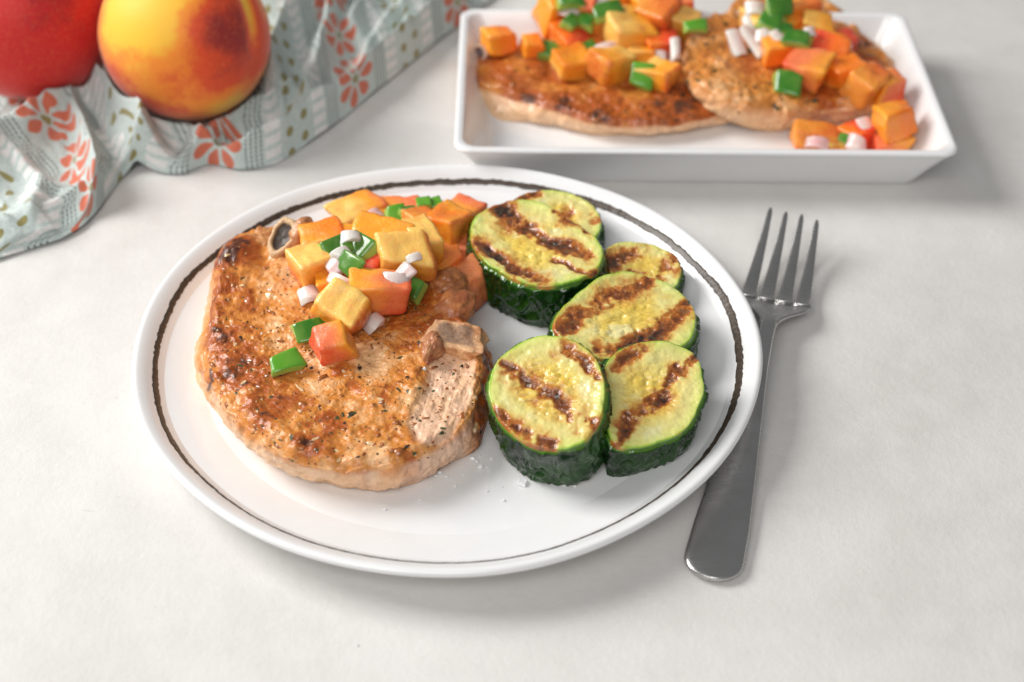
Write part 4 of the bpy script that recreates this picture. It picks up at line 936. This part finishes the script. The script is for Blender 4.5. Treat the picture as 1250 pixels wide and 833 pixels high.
    tc = coords(nt, 'UV'); sep = nt.nodes.new('ShaderNodeSeparateXYZ'); nt.links.new(tc, sep.inputs[0])
    u, v = N(nt, sep.outputs[0]), N(nt, sep.outputs[1])
    Pd = .092
    um = (u + .002).mod(Pd); a = um.min((um * -1) + Pd)                     # distance to the flower column
    side = um.lt(Pd / 2)
    base = mixc(nt, noise(nt, coords(nt), 900, 2, .6).ramp(.35, .7), (.50, .585, .56), (.66, .72, .69))
    # white dashes
    wb = a.gt(.0255) * a.lt(.0345) * v.mod(.0062).lt(.0040)
    nz_ = noise(nt, coords(nt), 1500, 2, .5)
    base = mixc(nt, wb * nz_.ramp(.3, .5), base, (.86, .83, .81))
    # stitched dark lines
    for k in (.0160, .0185, .0210, .0235):
        ln = (a - k).abs().lt(.00042) * v.mod(.0022).lt(.0016)
        base = mixc(nt, ln * .85, base, (.055, .07, .075))
    # olive dots, two columns
    dv = (v + side * .003).mod(.0105) - .00525; du = a - .0410
    dot = (du * du + dv * dv).lt(.0023**2)
    base = mixc(nt, dot * .9, base, (.26, .21, .035))
    # flowers
    fs = um - (um.gt(Pd / 2) * Pd); fv = v.mod(.031) - .0155
    rr_ = (fs * fs + fv * fv).op('SQRT'); ang = fv.op('ARCTAN2', fs)
    pet = (ang * 3.5).op('COSINE').abs(); wpet = (rr_ - .0085).abs() / .0052
    petal = pet.gt(wpet * wpet * .55 + .42) * rr_.gt(.0034) * rr_.lt(.0137)
    base = mixc(nt, petal * .95, base, (.66, .15, .075))
    base = mixc(nt, rr_.lt(.0022) * .9, base, (.28, .23, .04))
    link_in(nt, base, b, 'Base Color')
    wv = nt.nodes.new('ShaderNodeTexWave'); wv.wave_type = 'BANDS'; nt.links.new(tc, wv.inputs[0]); wv.inputs['Scale'].default_value = 420
    wv2 = nt.nodes.new('ShaderNodeTexWave'); wv2.wave_type = 'BANDS'; wv2.bands_direction = 'Y'; nt.links.new(tc, wv2.inputs[0]); wv2.inputs['Scale'].default_value = 420
    bump(nt, b, N(nt, wv.outputs[1]) + N(nt, wv2.outputs[1]) + noise(nt, coords(nt), 500, 3, .6), .5, .0005)
    o = mesh('napkin', P.reshape(-1, 3), grid_faces(ntt, ns, False)[:, ::-1] if 0 else grid_faces(ntt, ns, False), m, None, uv=uv)
    sol = o.modifiers.new('thickness', 'SOLIDIFY'); sol.thickness = .0009; sol.offset = -1
    tag(o, 'crumpled pale green cotton napkin printed with coral flowers and olive dots', 'napkin')
napkin()

# ------------------------------------------------------------------ salt flakes and crumbs
def flakes(name, pts, z, size, seed, label):
    r = np.random.default_rng(seed); V = []; Fc = []
    for (x, y) in pts:
        p = at(x, y, z); s = size * r.lognormal(0, .4); base = len(V); a0 = r.uniform(0, 6.28)
        for (rad, hz) in ((1, 0), (.7, .7)):
            for j in range(5):
                a = a0 + j * 1.2566; q = s * rad * r.uniform(.6, 1.2); V.append((p[0] + q * math.cos(a), p[1] + q * math.sin(a) * .8, z + hz * s * r.uniform(.6, 1.2)))
        for j in range(5): Fc.append([base + j, base + (j + 1) % 5, base + 5 + (j + 1) % 5, base + 5 + j])
        Fc.append([base + 5 + j for j in range(5)])
    o = mesh(name, V, Fc, SALT, smooth=False); tag(o, label, 'salt', kind='stuff')
r = np.random.default_rng(5)
pts = [(577, 560), (594, 571), (539, 578), (551, 585), (613, 594), (660, 593), (421, 601), (245, 498), (250, 503), (702, 594), (690, 592), (586, 557), (600, 560), (545, 582), (470, 622), (676, 640)] + [(r.normal(570, 60), r.normal(588, 14)) for _ in range(14)]
flakes('salt_flakes', pts, FLOOR + .0001, .0007, 6, 'scattered salt flakes on the round plate between chop and zucchini')
